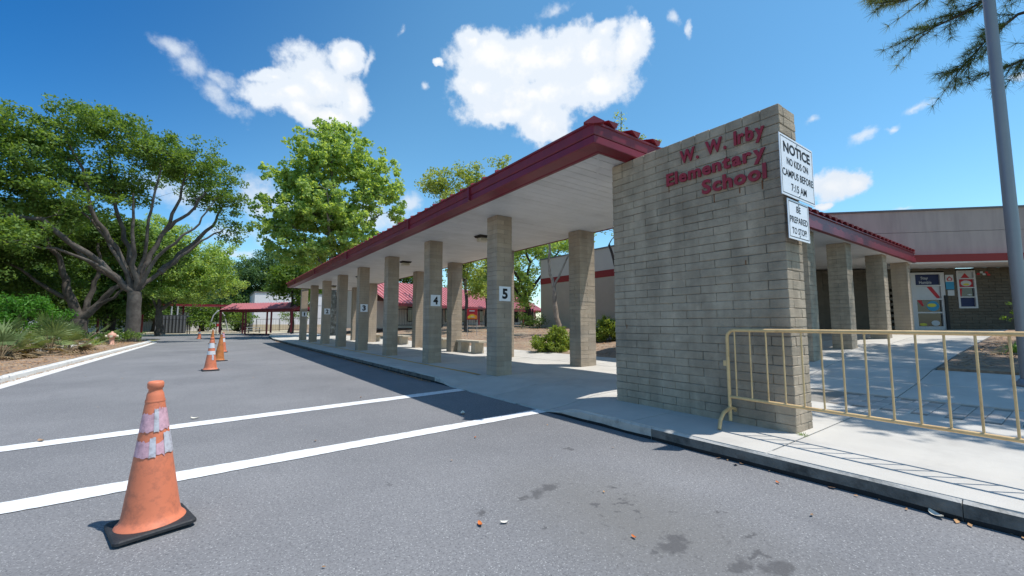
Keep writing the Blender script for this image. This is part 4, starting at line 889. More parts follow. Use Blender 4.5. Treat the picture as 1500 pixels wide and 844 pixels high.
fence((-26, 52 + 10.5), (-9.7, 63.5), 1.6, .12, .12, 2.7, 'grey chain link fence behind the hedge on the left', .2, mt=mat('fence_grey', (.2, .22, .23), .5))
fence((10.8, 29.5), (19.5, 24.5), 1.25, 1.1, 1.12, 1.5, 'black picket fence in front of the red roofed classrooms', .12)
# red shelter at the end of the drive
def gable_shelter(A, B, wd, zf, zr, posts, label, ribs=.42):
    A, B = Vector(A), Vector(B); L = (B - A).length; d = (B - A) / L; nn = Vector((d.y, -d.x))
    r_ = empty('small_shelter', (A.x, A.y, 0), label, 'shelter')
    def P(t, s, z): v = A + d * t + nn * s; return (v.x, v.y, z)
    b = MB(); h = wd / 2
    b.add([P(0, -h, zf), P(0, h, zf), P(0, 0, zr), P(L, -h, zf), P(L, h, zf), P(L, 0, zr)], [(0, 3, 5, 2), (1, 2, 5, 4)]); b.build('roof', M_pink, r_)
    b = MB(); b.add([P(0.02, -h, zf - .02), P(.02, h, zf - .02), P(.02, 0, zr - .02)], [(0, 1, 2)]); b.add([P(L - .02, -h, zf - .02), P(L - .02, h, zf - .02), P(L - .02, 0, zr - .02)], [(2, 1, 0)]); b.build('gable', M_red, r_)
    for s in (-h, h):
        b = MB(); c = A + d * (L / 2) + nn * s; b.obox((c.x, c.y, zf - .1), (d.x * L / 2, d.y * L / 2, 0), (nn.x * .05, nn.y * .05, 0), (0, 0, .13)); b.build('fascia', M_red, r_)
    b = MB(); c = A + d * .0; b.obox((c.x, c.y, zf - .1), (nn.x * h, nn.y * h, 0), (d.x * .06, d.y * .06, 0), (0, 0, .12)); b.build('beam', M_red, r_)
    t = .1
    while t < L:
        for s in (-h, h):
            c0 = Vector(P(t, s, zf + .03)); c1 = Vector(P(t, 0, zr + .03)); b = MB(); b.obox((c0 + c1) / 2, (c1 - c0) / 2, (d.x * .035, d.y * .035, 0), (0, 0, .03)); b.build('roof_rib', M_rib, r_)
        t += ribs
    for t, s, zb in posts:
        p = P(t, s * (h - .12), 0); b = MB(); b.box(p[0] - .09, p[0] + .09, p[1] - .09, p[1] + .09, zb - .1, zf - .05); b.build('post', M_red, r_)
    return r_
gable_shelter((2.05, 61.5), (8.6, 51.8), 3.0, 2.95, 3.75, [(.1, -1, 0), (.1, 1, .0), (4.2, 1, .2), (4.2, -1, .05), (8.2, 1, .4), (8.2, -1, .2), (11.2, 1, .5), (11.2, -1, .3)], 'open shelter with red ribbed metal roof and red posts at the end of the drive')
lw = empty('long_shelter', (-8, 70, 0), 'low dark red walkway roof running behind the playground', 'shelter')
b = MB(); b.obox((-4.5, 70, 3.75), (7, 0, 0), (0, 1.2, 0), (0, 0, .14)); b.build('roof', M_red, lw)
for x in (-11, -7, -3, 1): b = MB(); b.box(x - .09, x + .09, 69.9, 70.1, 0, 3.62); b.build('post', M_red, lw)
# white building and its tan base
wb = empty('white_building', (10, 78, 0), 'plain white walled building behind the red shelter', 'building')
b = MB(); b.box(5.3, 24, 75, 85, .3, 6.1); b.build('wall', M_bwhite, wb); b = MB(); b.box(5.26, 24.04, 74.96, 85.04, .2, 1.2); b.build('base_course', M_beige, wb)
b = MB(); b.box(5.2, 24.1, 74.9, 85.1, 6.1, 6.25); b.build('parapet_cap', mat('coping'  , (.16, .16, .17), .5), wb); b = MB(); b.box(5.24, 24.02, 74.97, 74.99, 4.3, 4.34); b.build('panel_joint', M_grey, wb)
pb = empty('pale_building', (-10, 84, 0), 'low pale grey building half hidden by trees behind the left fence', 'building')
b = MB(); b.box(-28, 1.5, 88, 98, 0, 3.5); b.build('wall', M_bwhite, pb); b = MB(); b.box(-29, 2.2, 87.4, 98.6, 3.5, 3.8); b.build('roof', M_grey, pb)
for x in (-26, -22, -18, -14, -10, -6.5, -3, 0): b = MB(); b.box(x - .6, x + .6, 87.93, 87.99, 1.1, 2.5); w_ = b.build('window', M_door, pb); b = MB(); b.box(x - .5, x + .5, 87.9, 87.925, 1.2, 2.4); b.build('pane', M_glass, w_)
for x in (-4.8, -4.1): b = MB(); b.tube([(x, 80, 0), (x, 80, 4.2)], .1, 8); tag(b.build('utility_post', M_grey), 'thin grey post behind the playground, %s of the pair' % ('left' if x < -4.5 else 'right'), 'post')
# dark storage box, swing, play equipment
ct = empty('storage_container', (-3.4, 68.5, .1), 'dark grey ribbed storage container behind the fence', 'container')
b = MB(); b.box(-5.6, -2.6, 67.3, 69.8, .1, 2.4); b.build('body', mat('container_grey', (.05, .055, .065), .5), ct)
for k in range(9): b = MB(); b.box(-5.5 + k * .34, -5.35 + k * .34, 67.2, 67.3, .2, 2.3); b.build('rib', mat('container_rib', (.13, .14, .16), .5), ct)
sw = empty('playground_slide_frame', (1.2, 80, .1), 'pale metal A-shaped playground frame behind the fence', 'play frame')
for s in (-1, 1): b = MB(); b.tube([(1.0 + s * 1.3, 80, .1), (1.0 + s * .7, 80, 2.6), (1.0 + s * .25, 80, 3.2)], .09, 8); b.build('leg', M_grey, sw)
b = MB(); b.tube([(.7, 80, 3.2), (1.0, 80, 3.35), (1.3, 80, 3.2)], .1, 8); b.build('top_bar', M_grey, sw); b = MB(); b.tube([(.2, 80, 1.4), (1.8, 80, 1.4)], .06, 8); b.build('crossbar', M_grey, sw)
b = MB(); b.box(.75, 1.25, 79.9, 80.1, .9, 1.3); b.build('seat', M_posterr, sw)
# picnic frames under the red shelter
for (x, y, l) in ((4.6, 63.5, 'small metal picnic table left of the white building'), ):
    r_ = empty('picnic_table', (x, y, .1), l, 'table'); b = MB(); b.box(x - .9, x + .9, y - .35, y + .35, .82, .88); b.build('table_top', M_grey, r_)
    for s in (-1, 1):
        b = MB(); b.box(x - .9, x + .9, y + s * .75 - .13, y + s * .75 + .13, .52, .56); b.build('seat', M_grey, r_)
        b = MB(); b.tube([(x + s * .6, y - .6, .1), (x + s * .6, y + .2, .85)], .03, 6); b.build('leg', M_fence, r_)
        b = MB(); b.tube([(x + s * .6, y + .6, .1), (x + s * .6, y - .2, .85)], .03, 6); b.build('leg', M_fence, r_)

# gym block behind the courtyard
gb = empty('gym_building', (22, 20, 1.1), 'tall tan stucco block with a red band behind the slim pale tree', 'building')
GX = 20.0
for (z0, z1, mt, nm) in ((.6, 4.23, M_tan, 'lower_wall'), (4.232, 4.66, M_bandred, 'red_band'), (4.662, 6.06, M_tanl, 'upper_wall')):
    o = .0 if nm != 'red_band' else .02
    b = MB(); b.box(GX - o, 34, 8, 24.17 + o, z0, z1); b.build(nm, mt, gb)
b = MB(); b.box(GX - .05, 34.05, 7.95, 24.22, 6.062, 6.14); b.build('parapet_cap', mat('coping', (.16, .16, .17), .5), gb)
# red roofed classrooms
cr = empty('classroom_block', (22, 38, 1.1), 'classroom block with a pitched red ribbed metal roof behind the courtyard', 'building')
A = Vector((12.2, 35.0)); B = Vector((38, 45.0)); d = (B - A).normalized(); nn = Vector((-d.y, d.x)); L = (B - A).length
def cp(t, s, z): v = A + d * t + nn * s; return (v.x, v.y, z)
b = MB(); b.add([cp(0, 0, 3.1), cp(L, 0, 3.1), cp(L, 4.2, 5.4), cp(0, 4.2, 5.4), cp(0, 9, 3.1), cp(L, 9, 3.1)], [(0, 1, 2, 3), (3, 2, 5, 4)]); b.build('roof', mat('roof_pink', (0.42, 0.12, 0.135), .5, .1, 2, coords='World', dirt=(.16, .05, .06), dscale=.6, damt=.6), cr)
t = .2; rm = MATS['roof_pink']
while t < L:
    c0 = Vector(cp(t, 0, 3.14)); c1 = Vector(cp(t, 4.2, 5.44)); b = MB(); b.obox((c0 + c1) / 2, (c1 - c0) / 2, (d.x * .04, d.y * .04, 0), (0, 0, .04)); b.build('roof_rib', M_rib, cr); t += .5
b = MB(); c0 = Vector(cp(L / 2, -.04, 2.98)); b.obox(c0, (d.x * L / 2, d.y * L / 2, 0), (nn.x * .05, nn.y * .05, 0), (0, 0, .13)); b.build('fascia', M_red, cr)
b = MB(); b.add([cp(0, 1.6, .9), cp(L, 1.6, .9), cp(L, 1.6, 3.3), cp(0, 1.6, 3.3)], [(0, 1, 2, 3)]); b.add([cp(0, 1.6, .9), cp(0, 1.6, 3.3), cp(0, 4.2, 5.3), cp(0, 9, 3.0), cp(0, 9, .9)], [(0, 1, 2, 3, 4)]); b.build('wall', M_tanl, cr)
t = 1.0
while t < L - 2:
    w_ = MB(); w_.add([cp(t, 1.55, 1.5), cp(t + 1.3, 1.55, 1.5), cp(t + 1.3, 1.55, 2.9), cp(t, 1.55, 2.9)], [(0, 1, 2, 3)]); fr = w_.build('window', M_fence, cr)
    for q in (0, 1):
        p_ = MB(); a_ = t + .06 + q * .62; p_.add([cp(a_, 1.53, 1.56), cp(a_ + .56, 1.53, 1.56), cp(a_ + .56, 1.53, 2.84), cp(a_, 1.53, 2.84)], [(0, 1, 2, 3)]); p_.build('pane', M_glass, fr)
    t += 2.6
t = 0.3
while t < L: p = cp(t, .12, 0); b = MB(); b.box(p[0] - .06, p[0] + .06, p[1] - .06, p[1] + .06, .9, 2.9); b.build('post', M_red, cr); t += 3.1
# red and orange banner on the courtyard fence
bn = empty('yard_sign', (12.1, 20.75, gh(12, 20.7)), 'small red and orange yard sign on posts in the courtyard, beside the pillar numbered 4', 'sign')
u = Vector((.55, -.32, 0)).normalized()
def yb_(s, z, o=0): v = Vector((12.1, 20.75, z)) + u * s + Vector((-.5, -.86, 0)) * o; return tuple(v)
def yq(name, pts, mt, o): b = MB(); b.add([yb_(s, z, o) for s, z in pts], [tuple(range(len(pts)))]); b.build(name, mt, bn)
yq('panel', [(-.3, 1.53), (.3, 1.53), (.3, 2.15), (-.3, 2.15)], M_posterr, 0); yq('panel_back', [(-.3, 1.53), (.3, 1.53), (.3, 2.15), (-.3, 2.15)], M_posterr, -.01)
yq('orange_swoosh', [(-.26, 1.58), (.26, 1.58), (.27, 1.75), (.05, 1.86), (-.12, 1.84), (-.27, 1.7)], mat('poster_orange', (.65, .25, .02), .6), .006)
yq('yellow_swoosh', [(-.25, 1.62), (-.05, 1.66), (.15, 1.76), (-.02, 1.8), (-.22, 1.74)], M_postery, .010)
yq('printed_line', [(-.17, 2.0), (.13, 2.0), (.13, 2.06), (-.17, 2.06)], M_posterw, .008); yq('printed_line', [(-.08, 1.66), (.14, 1.66), (.14, 1.70), (-.08, 1.70)], M_posterw, .014)
for s in (-.27, .27): b = MB(); p = yb_(s, 0, -.03); b.tube([(p[0], p[1], gh(p[0], p[1]) - .05), (p[0], p[1], 2.12)], .018, 6); b.build('post', M_grey, bn)

# ================================================================== VEGETATION
def quads_mesh(name, V, mt):       # V: (n,4,3)
    n = len(V); me = bpy.data.meshes.new(name); me.vertices.add(n * 4); me.vertices.foreach_set('co', np.ascontiguousarray(V, dtype=np.float32).ravel())
    me.loops.add(n * 4); me.loops.foreach_set('vertex_index', np.arange(n * 4, dtype=np.int32)); me.polygons.add(n)
    me.polygons.foreach_set('loop_start', np.arange(0, n * 4, 4, dtype=np.int32)); me.polygons.foreach_set('loop_total', np.full(n, 4, dtype=np.int32)); me.materials.append(mt); me.update(calc_edges=True); return me
def rand_dirs(n, up=0.0):
    d = rng.normal(size=(n, 3)); d[:, 2] += up; return d / np.linalg.norm(d, axis=1, keepdims=True)
def leaf_quads(c, size, asp=.55, up=.6):
    n = len(c); nn_ = rand_dirs(n, up); a = rand_dirs(n); a -= nn_ * (a * nn_).sum(1, keepdims=True); a /= np.linalg.norm(a, axis=1, keepdims=True); b = np.cross(nn_, a)
    s = size * rng.uniform(.6, 1.3, (n, 1)); k = s * asp
    return np.stack([c - a * s, c + b * k, c + a * s, c - b * k], axis=1)
def crown_points(lobes, per_m3, shell=2.2, flat=.75):
    out = []
    for (x, y, z, r, rz_, dens) in lobes:
        n = int(max(6, per_m3 * dens * r * r * rz_)); d = rand_dirs(n); d[:, 2] = np.where(d[:, 2] < 0, d[:, 2] * flat, d[:, 2])
        rad = rng.uniform(0, 1, (n, 1)) ** (1 / shell); p = d * rad * np.array([r, r, rz_]) * (1 + .14 * rng.normal(size=(n, 1))); out.append(p + np.array([x, y, z]))
    return np.concatenate(out)
def tree(name, label, base, tr, limbs, lobes, bark, leaf, per=3.0, leaves=90, cl=.6, ls=.13, group=None, bend=.3, cat='tree', asp=.55, sides=10, off=(0, 0, 0), drop=0):
    """limbs: list of (points, r0, r1); first is the trunk. lobes: (x,y,z,r,rz[,density])"""
    root = empty(name, base, label, cat, group)
    lobes = [l if len(l) == 6 else (*l, 1.0) for l in lobes]
    b = MB(); nodes = []; rads = []
    for pts, r0, r1 in limbs:
        pts = [Vector(p) for p in pts]; Q = []
        for i in range(len(pts) - 1):
            k = 4
            for j in range(k):
                t = j / k; p = pts[i].lerp(pts[i + 1], t); L = (pts[i + 1] - pts[i]).length
                if Q and j: p += Vector(rng.normal(size=3)) * L * .025
                Q.append(p)
        Q.append(pts[-1]); rr = [r0 + (r1 - r0) * i / (len(Q) - 1) for i in range(len(Q))]
        if pts is not None and abs(Q[0].z - base[2]) < .3: rr[0] *= 1.35
        b.tube(Q, rr, sides); nodes += Q[2:]; rads += rr[2:]
    cps = crown_points(lobes, per)
    NP = np.array([tuple(v) for v in nodes]); NR = list(rads)
    order = np.argsort(((cps[:, None, :] - NP[None]) ** 2).sum(-1).min(1))
    for i in order:
        c = cps[i]; dd = np.linalg.norm(NP - c, axis=1) + np.maximum(0, NP[:, 2] - c[2]) * 1.2; j = int(dd.argmin()); a = NP[j]; L = np.linalg.norm(c - a)
        r0 = min(NR[j] * .7, .02 + .018 * L); mid = (a + c) / 2 + rng.normal(size=3) * L * .1 + np.array([0, 0, L * .08]); r0 = max(r0, .012)
        b.tube([a, mid, c], [r0, r0 * .7, r0 * .35], 4, cap=False)
        NP = np.vstack([NP, mid, c]); NR += [r0 * .7, max(.01, r0 * .35)]
    b.build('trunk', bark, root)
    n = rng.poisson(leaves, len(cps)); c = np.repeat(cps, n, axis=0); crad = np.repeat(cl * rng.uniform(.6, 1.4, len(cps)), n)
    p = c + rand_dirs(len(c)) * (crad * rng.uniform(0, 1, len(c)) ** .45)[:, None] * np.array([1.1, 1.1, .85])
    p[:, 2] -= drop * rng.uniform(0, 1, len(c))
    me = quads_mesh('crown', leaf_quads(p, ls, asp) - np.array(base), leaf); o = bpy.data.objects.new('crown', me); link(o); o.parent = root
    return root
# --- big spreading tree at the left
fk = (-4.06, 35.77, 3.3)
tree('spreading_tree', 'big spreading tree with a thick forked trunk beside the left kerb, biggest at left', (-3.98, 35.78, .1), .6,
     [([(-3.98, 35.78, .1), (-4.0, 35.78, 1.8), fk], .38, .36),
      ([fk, (-5.6, 35.2, 5.0), (-8.01, 34.3, 7.2), (-9.9, 34, 7.1), (-12, 33.6, 7.6)], .2, .05),
      ([fk, (-5.0, 35.4, 6.0), (-6.2, 34.8, 8.2), (-6.64, 34.6, 10.5), (-7.6, 34.6, 12.4)], .18, .04),
      ([fk, (-4.5, 36.4, 6.2), (-5.38, 36.6, 8.8), (-5.88, 36.6, 12.2)], .2, .05),
      ([fk, (-3.5, 35.8, 5.4), (-2.84, 35.89, 7.4), (-2.1, 35.9, 9.8), (-1.84, 35.95, 12.3)], .2, .04),
      ([(-2.84, 35.89, 7.4), (-1.6, 35.4, 8.7), (-.6, 35.2, 10.6)], .13, .05),
      ([fk, (-3.1, 36.2, 4.5), (-2.2, 35.93, 5.4), (-.8, 35.6, 7.0), (.52, 36, 8.2)], .15, .04),
      ([(-2.9, 36.1, 4.7), (-1.5, 36.8, 6.6), (-.2, 37, 8.4), (.3, 37.2, 10)], .2, .05),
      ([fk, (-3.0, 35.0, 5.6), (-1.2, 34.6, 7.6), (-.4, 34.4, 9.2)], .13, .035), ([fk, (-5.4, 35.0, 4.6), (-7.4, 34.4, 5.6), (-9.4, 33.8, 5.6)], .12, .04), ([fk, (-4.9, 35.2, 5.4), (-6.2, 35.4, 7.6), (-8.4, 35.6, 9.6)], .13, .04), ([fk, (-3.6, 35.2, 6.4), (-3.4, 35, 9.4), (-3.2, 35, 11.8)], .12, .04), ([fk, (-4.2, 34.8, 6.4), (-4.31, 34.4, 9.4)], .16, .05), ([fk, (-6.4, 37, 5.2), (-8.5, 38.2, 7.4), (-9.8, 38.6, 9.8)], .17, .04)],
     [(-8.3, 35, 12.0, 2.7, 1.7, .9), (-9.4, 34.8, 9.3, 2.5, 1.9), (-6.4, 35.4, 13.6, 2.5, 1.5, .9), (-4.2, 35.7, 12.8, 2.6, 1.7, .85), (-1.8, 36, 12.3, 2.4, 1.7, .85), (.1, 36, 10.5, 2.0, 1.9, .9), (-7.1, 35.3, 10.2, 2.3, 1.2, .8), (-12, 34.3, 10.1, 2.6, 2.7), (-11.5, 34.3, 7.5, 2.3, 1.6), (1.0, 36, 8.5, .9, 1.2), (-4.9, 37.5, 10, 1.9, .8, .5), (-14.5, 34, 9, 2.5, 3), (-3.0, 38.3, 12.0, 2.3, 1.5, .5), (-8.2, 36.5, 8.2, 2.6, 1.3, .9), (-5.6, 36.8, 10.4, 2.4, 1.3, .8), (-13, 36, 5.6, 2.6, 1.4, .8), (-9.0, 33.2, 5.9, 2.2, 1.0, .8), (-6.3, 33.6, 8.3, 1.6, .9, .6), (-11.5, 33, 4.4, 2.2, 1.0, .8), (.6, 36.4, 7.6, .9, .9, .8)],
     M_bark, L_olive, per=8.5, leaves=72, cl=.5, ls=.095, sides=14)
tree('leaning_tree', 'darker tree with several pale leaning limbs behind the spreading tree', (-7.73, 43.3, .1), .5,
     [([(-7.73, 43.3, .1), (-7.75, 43.3, 1.6)], .55, .45), ([(-7.75, 43.3, 1.6), (-6.9, 43, 2.6), (-6.05, 42.6, 3.9), (-4.6, 42.4, 5.0)], .28, .1), ([(-7.75, 43.3, 1.6), (-8.5, 43.1, 3.6), (-8.9, 43.1, 5.4), (-10, 42.8, 8.2)], .32, .1),
      ([(-7.75, 43.3, 1.6), (-7.4, 43.6, 3.4), (-7.0, 43.6, 5.4), (-7.2, 43.6, 7.4)], .22, .08), ([(-6.9, 43, 2.6), (-6.3, 42.4, 3.0), (-5.0, 42, 4.3)], .16, .06), ([(-8.2, 43.2, 2.8), (-9.8, 43.6, 4.0), (-11.5, 44, 5.4)], .18, .06)],
     [(-9.1, 45.1, 8.2, 4.4, 1.9), (-12, 44.5, 6.9, 3.4, 2.2), (-6.3, 45.4, 7.7, 2.8, 2.0), (-15, 44, 6.8, 3.4, 2.7), (-11.2, 47.5, 4.4, 3.2, 1.4, .8), (-16, 46, 3.6, 3.0, 2.0), (-3.6, 45.0, 7.0, 2.0, 1.4)], M_bark, L_dark, per=5, leaves=85, cl=.6, ls=.13)
# dark trees filling the left background
for (lab, base, lobes, leaf) in (
    ('dark tree behind the leaning tree at the far left', (-15, 57, .1), [(-15, 58, 6, 5.2, 3.6), (-19, 57, 7, 5, 4), (-16, 59, 3, 6, 2.2), (-23, 56, 6, 5, 4)], L_dark),
    ('dark tree between the leaning tree and the spreading tree trunk', (-8.6, 62, .1), [(-9.2, 61, 5.6, 4, 3), (-7.6, 61.5, 3.6, 3.2, 1.8, 1.3), (-10, 63, 8.4, 4.4, 2.8)], L_dark),
    ('green tree at the left edge behind the palms', (-22, 45, .1), [(-19, 43.5, 5, 4.5, 3.6), (-24, 43, 7, 5, 4.5), (-18, 42, 2.6, 3, 1.8)], L_mid),
    ('shaded tree low behind the left fence', (-13, 70, .1), [(-13, 70, 5, 6, 3.5), (-20, 70, 6, 6, 4.5)], L_dark)):
    tree('background_tree', lab, base, .3, [([base, (base[0], base[1], 3.2), (base[0] + .5, base[1], 6.0)], .3, .12), ([(base[0], base[1], 2.0), (base[0] - 2, base[1], 5)], .16, .06)], lobes, M_barkd, leaf, per=2.0, leaves=125, cl=1.05, ls=.16, group='trees behind the left side of the drive', sides=7)
tree('maple_tree', 'light green tree with a short forked trunk right of the spreading tree', (-4.15, 57.85, .1), .3,
     [([(-4.3, 57.85, .1), (-4.4, 57.8, 1.6), (-4.56, 57.8, 2.7)], .36, .26), ([(-4.56, 57.8, 2.5), (-3.6, 57.9, 3.6), (-2.5, 57.9, 4.6)], .22, .08), ([(-4.56, 57.8, 2.5), (-4.5, 57.8, 6.5)], .2, .07), ([(-4.56, 57.8, 2.5), (-5.4, 57.8, 4.5)], .16, .06)],
     [(-3.5, 58, 8, 3.6, 3.4), (-.5, 58, 6.8, 2.9, 3.0), (.3, 58, 9.1, 2.3, 1.7, .8), (-5.4, 57.8, 10, 3.2, 2.8), (-1.9, 58, 4.4, 3.0, 1.0, .8), (1.6, 58, 5.6, 1.5, 2.0), (-5.2, 57.8, 4.8, 2.2, 1.5)], M_bark, L_bright, per=4.2, leaves=75, cl=.6, ls=.125, sides=8)
for i, (lab, cx, cy, zt, r, leaf) in enumerate((
    ('far green tree behind the long red walkway roof', 1.5, 104, 12.2, 6.5, L_mid), ('far tree in the dip of the treeline left of the white building', 5.2, 96, 12.5, 5.2, L_blue), ('far dark tree above the left end of the white building', 9.6, 99, 15.5, 6, L_blue), ('far tree above the middle of the white building', 14, 89, 14.5, 5.4, L_mid),
    ('low dark tree against the left end of the pale building', -12, 82, 5.0, 3.4, L_dark), ('low tree against the middle of the pale building', -1.2, 83, 4.6, 2.6, L_mid), ('small dark tree beside the playground frame', 3.6, 84, 5.4, 2.4, L_dark),
    ('far bluish tree behind the maple', -5, 108, 10.5, 7, L_blue), ('far tree hidden mostly by the maple', -7, 85, 14, 6, L_dark), ('far tree behind the left fence', -18, 92, 13, 7, L_dark), ('far tree right of the white building', 21, 92, 13.5, 6.5, L_mid), ('far tree behind the classrooms', 30, 72, 12.5, 6.5, L_mid), ('far tall tree beyond the classroom roof', 40, 62, 11, 6.5, L_mid), ('far tree behind the gym block', 46, 44, 9.5, 6, L_dark))):
    tree('far_tree', lab, (cx, cy, .1), .4, [([(cx, cy, .1), (cx, cy, zt * .4), (cx, cy, zt * .8)], .4, .1)], [(cx, cy, zt * .82, r * .7, zt * .27), (cx - r * .45, cy, zt * .5, r * .6, zt * .26), (cx + r * .45, cy + 1, zt * .52, r * .6, zt * .26), (cx, cy - 1, zt * .28, r * .8, zt * .2)], M_barkd, leaf, per=1.1, leaves=110, cl=1.15, ls=.2, group='far treeline', sides=6)
# --- sycamore at the far end of the shelter
tree('sycamore_tree', 'tall light green rounded tree at the far end of the shelter', (9.15, 41, .3), .4,
     [([(9.15, 41, .3), (9.0, 41, 5), (8.8, 41.1, 10), (8.7, 41.1, 15), (8.8, 41.1, 19.5)], .42, .08), ([(9.0, 41, 5.5), (7.2, 41.3, 8), (5.4, 41.6, 10.2)], .17, .06), ([(9.0, 41, 7), (11, 40.6, 9.6), (13, 40, 12)], .17, .06), ([(8.9, 41, 9), (6.8, 41.4, 12), (5.2, 41.7, 14.6)], .16, .05), ([(8.8, 41, 10.5), (11, 40.5, 13.4), (12.4, 40.1, 15.6)], .15, .05), ([(8.8, 41.1, 8), (8.0, 39, 10.5), (7.6, 38.4, 13)], .14, .05), ([(8.8, 41.1, 11), (9.6, 43, 14)], .13, .05)],
     [(8.7, 41.1, 16.8, 3.3, 3.2), (5.7, 41.6, 14.2, 2.5, 2.3), (12.4, 40, 14.9, 2.8, 2.7), (8.4, 41.2, 11.7, 4.6, 2.8, .9), (4.3, 41.8, 9.7, 2.0, 2.1), (14.4, 39.4, 12, 1.3, 1.5), (6.8, 41.4, 7.9, 3.3, 1.6, .9), (10.8, 40.6, 9.0, 3.1, 2.1, .9), (9.2, 41, 19.5, 1.9, 1.4), (3.4, 41.9, 11.7, 1.0, 1.2), (7.5, 44, 12, 3, 4, .4)],
     M_barkm, L_bright, per=6.0, leaves=42, cl=.44, ls=.14, asp=.85)
tree('dark_tree', 'dense dark tree tucked behind the far corner of the shelter', (7.2, 52, .3), .25, [([(7.2, 52, .3), (7.2, 52, 5)], .25, .1)], [(7.0, 51.6, 6.6, 2.2, 2.7), (8.0, 51.4, 4.6, 1.7, 1.6), (6.0, 52.5, 5.2, 1.5, 1.2)], M_barkd, L_mid, per=4, leaves=65, cl=.7, ls=.17, sides=6)
# --- thin trees of the courtyard
tree('courtyard_tree', 'courtyard tree added to cast shade on the red classroom roof', (20.5, 32.5, 1.1), .14,  # tree added for its shade on the classroom roof, crown hidden by the shelter
     [([(20.5, 32.5, .9), (20.6, 32.6, 5), (20.6, 33, 9)], .16, .08), ([(20.6, 32.6, 5), (17.5, 34, 8.6)], .08, .04), ([(20.6, 32.6, 5), (24.4, 34.6, 8.8)], .08, .04)],
     [(17, 34.4, 8.9, 2.6, 1.0), (20.8, 33, 9.3, 2.8, 1.1), (24.6, 34.8, 9.1, 2.8, 1.0)], M_bark, L_mid, per=4, leaves=60, cl=.6, ls=.13, sides=7)
tree('courtyard_tree', 'thin airy tree in the courtyard showing above the shelter roof', (14.26, 25.25, 1.0), .1,
     [([(14.26, 25.25, .8), (14.2, 25.3, 4.5), (13.8, 25.5, 8)], .13, .05), ([(14.2, 25.3, 3.8), (13.2, 25.8, 8), (12.7, 26.1, 11.3)], .07, .03), ([(14.0, 25.4, 5), (14.8, 25, 9), (15.2, 24.8, 12)], .07, .02), ([(14.2, 25.3, 4.5), (15.6, 24.4, 9), (16.2, 24, 12.9)], .06, .02)],
     [(12.6, 26.1, 11.0, 1.3, 1.3, .9), (14.4, 25.3, 11.4, 1.4, 1.1, .9), (16.2, 24, 12.4, .7, 1.2, .8), (13.4, 25.8, 9.4, 1.8, 1.1, .7), (14.4, 25.1, 5.5, 1.9, 1.5, .8), (15.1, 24.7, 3.7, 1.3, .9, .8), (12.8, 26.2, 7.4, 1.7, 1.5, .7)], M_bark, L_yel, per=16, leaves=70, cl=.45, ls=.09, sides=7)
tree('oak_tree', 'dark limbed tree left of the gym block seen behind the pillar numbered 5', (21.5, 29.5, 1.1), .3,
     [([(22.3, 28.5, 1.0), (21.8, 28.3, 3.5)], .3, .22), ([(21.8, 28.3, 3.3), (20.2, 27.6, 5.4), (18.4, 28.6, 8)], .16, .05), ([(21.8, 28.3, 3.5), (21.4, 27.2, 6.4), (20.2, 27.2, 9)], .15, .05), ([(21.8, 28.3, 3), (19.8, 27.4, 4.4), (18.2, 28.2, 6.0)], .12, .04), ([(21.8, 28.3, 3.5), (24, 26.5, 7.5)], .15, .05)],
     [(19.8, 27.8, 7.6, 2.4, 1.8, .8), (20.6, 27.2, 4.9, 1.3, 1.6, .8), (22.2, 26.8, 8.2, 2.6, 1.5), (17.5, 29.2, 8.6, 3.0, 2.0, .7), (20.5, 27.1, 3.2, 1.1, .9), (25.5, 26.4, 8.5, 2.2, 1.5), (19, 29.5, 5.4, 2, 1.5, .8), (22, 29.6, 4.6, 1.8, 1.6, .9), (24.5, 28.2, 6.2, 2.2, 1.8, .9), (21.5, 30.5, 7.2, 2.4, 1.6, .8)], M_barkd, L_bright, per=5.5, leaves=75, cl=.55, ls=.11, sides=8)
tree('crape_tree', 'slim pale barked tree forking in front of the tan gym wall', (14.71, 16.36, .8), .1,
     [([(14.75, 16.33, .6), (14.62, 16.44, 2.0), (14.52, 16.52, 3.3)], .14, .10), ([(14.52, 16.52, 3.2), (14.35, 16.66, 4.6), (14.4, 16.64, 5.9), (14.5, 16.6, 7.6)], .085, .04), ([(14.52, 16.52, 3.2), (14.8, 16.3, 3.9), (15.16, 15.94, 5.0), (15.3, 15.8, 6.4)], .065, .03)],
     [(14.2, 16.8, 6.4, 1.1, .55, .8), (15.6, 15.6, 6.3, 1.2, .6, .8), (15.0, 16.2, 7.2, 1.7, .9, .6)], M_barkp, L_bright, per=18, leaves=45, cl=.32, ls=.075, sides=8)
tree('young_tree', 'young tree whose thin top sticks up over the near end of the shelter roof', (15.6, 12.8, .75), .08,
     [([(15.9, 12.3, .6), (15.4, 12.8, 3.2), (15.0, 13.1, 5.0)], .09, .06), ([(15.4, 12.8, 3.2), (15.5, 12.7, 8), (15.5, 12.6, 11.4)], .06, .015), ([(15.5, 12.7, 7), (16.0, 12.0, 10.2)], .03, .01)],
     [(15.0, 13.1, 5.9, .8, .8, 1), (15.5, 12.6, 10.6, .42, .9, .9), (16.05, 11.95, 10.0, .4, .25, 1), (15.3, 12.8, 8.2, .6, 1.1, .6), (16.5, 11.5, 9.7, .22, .2, 1.2)], M_barkd, L_yel, per=26, leaves=13, cl=.22, ls=.055, sides=6)
tree('small_tree', 'small bushy tree in front of the white building', (9.3, 68, .4), .1, [([(9.3, 68, .3), (9.3, 68, 2)], .08, .05)], [(9.2, 68, 2.6, 1.5, 1.0), (11.4, 68, 2.5, 1.3, .9), (3.4, 69, 2.2, 1.9, 1.1)], M_barkd, L_mid, per=6, leaves=40, cl=.5, ls=.12, sides=5)
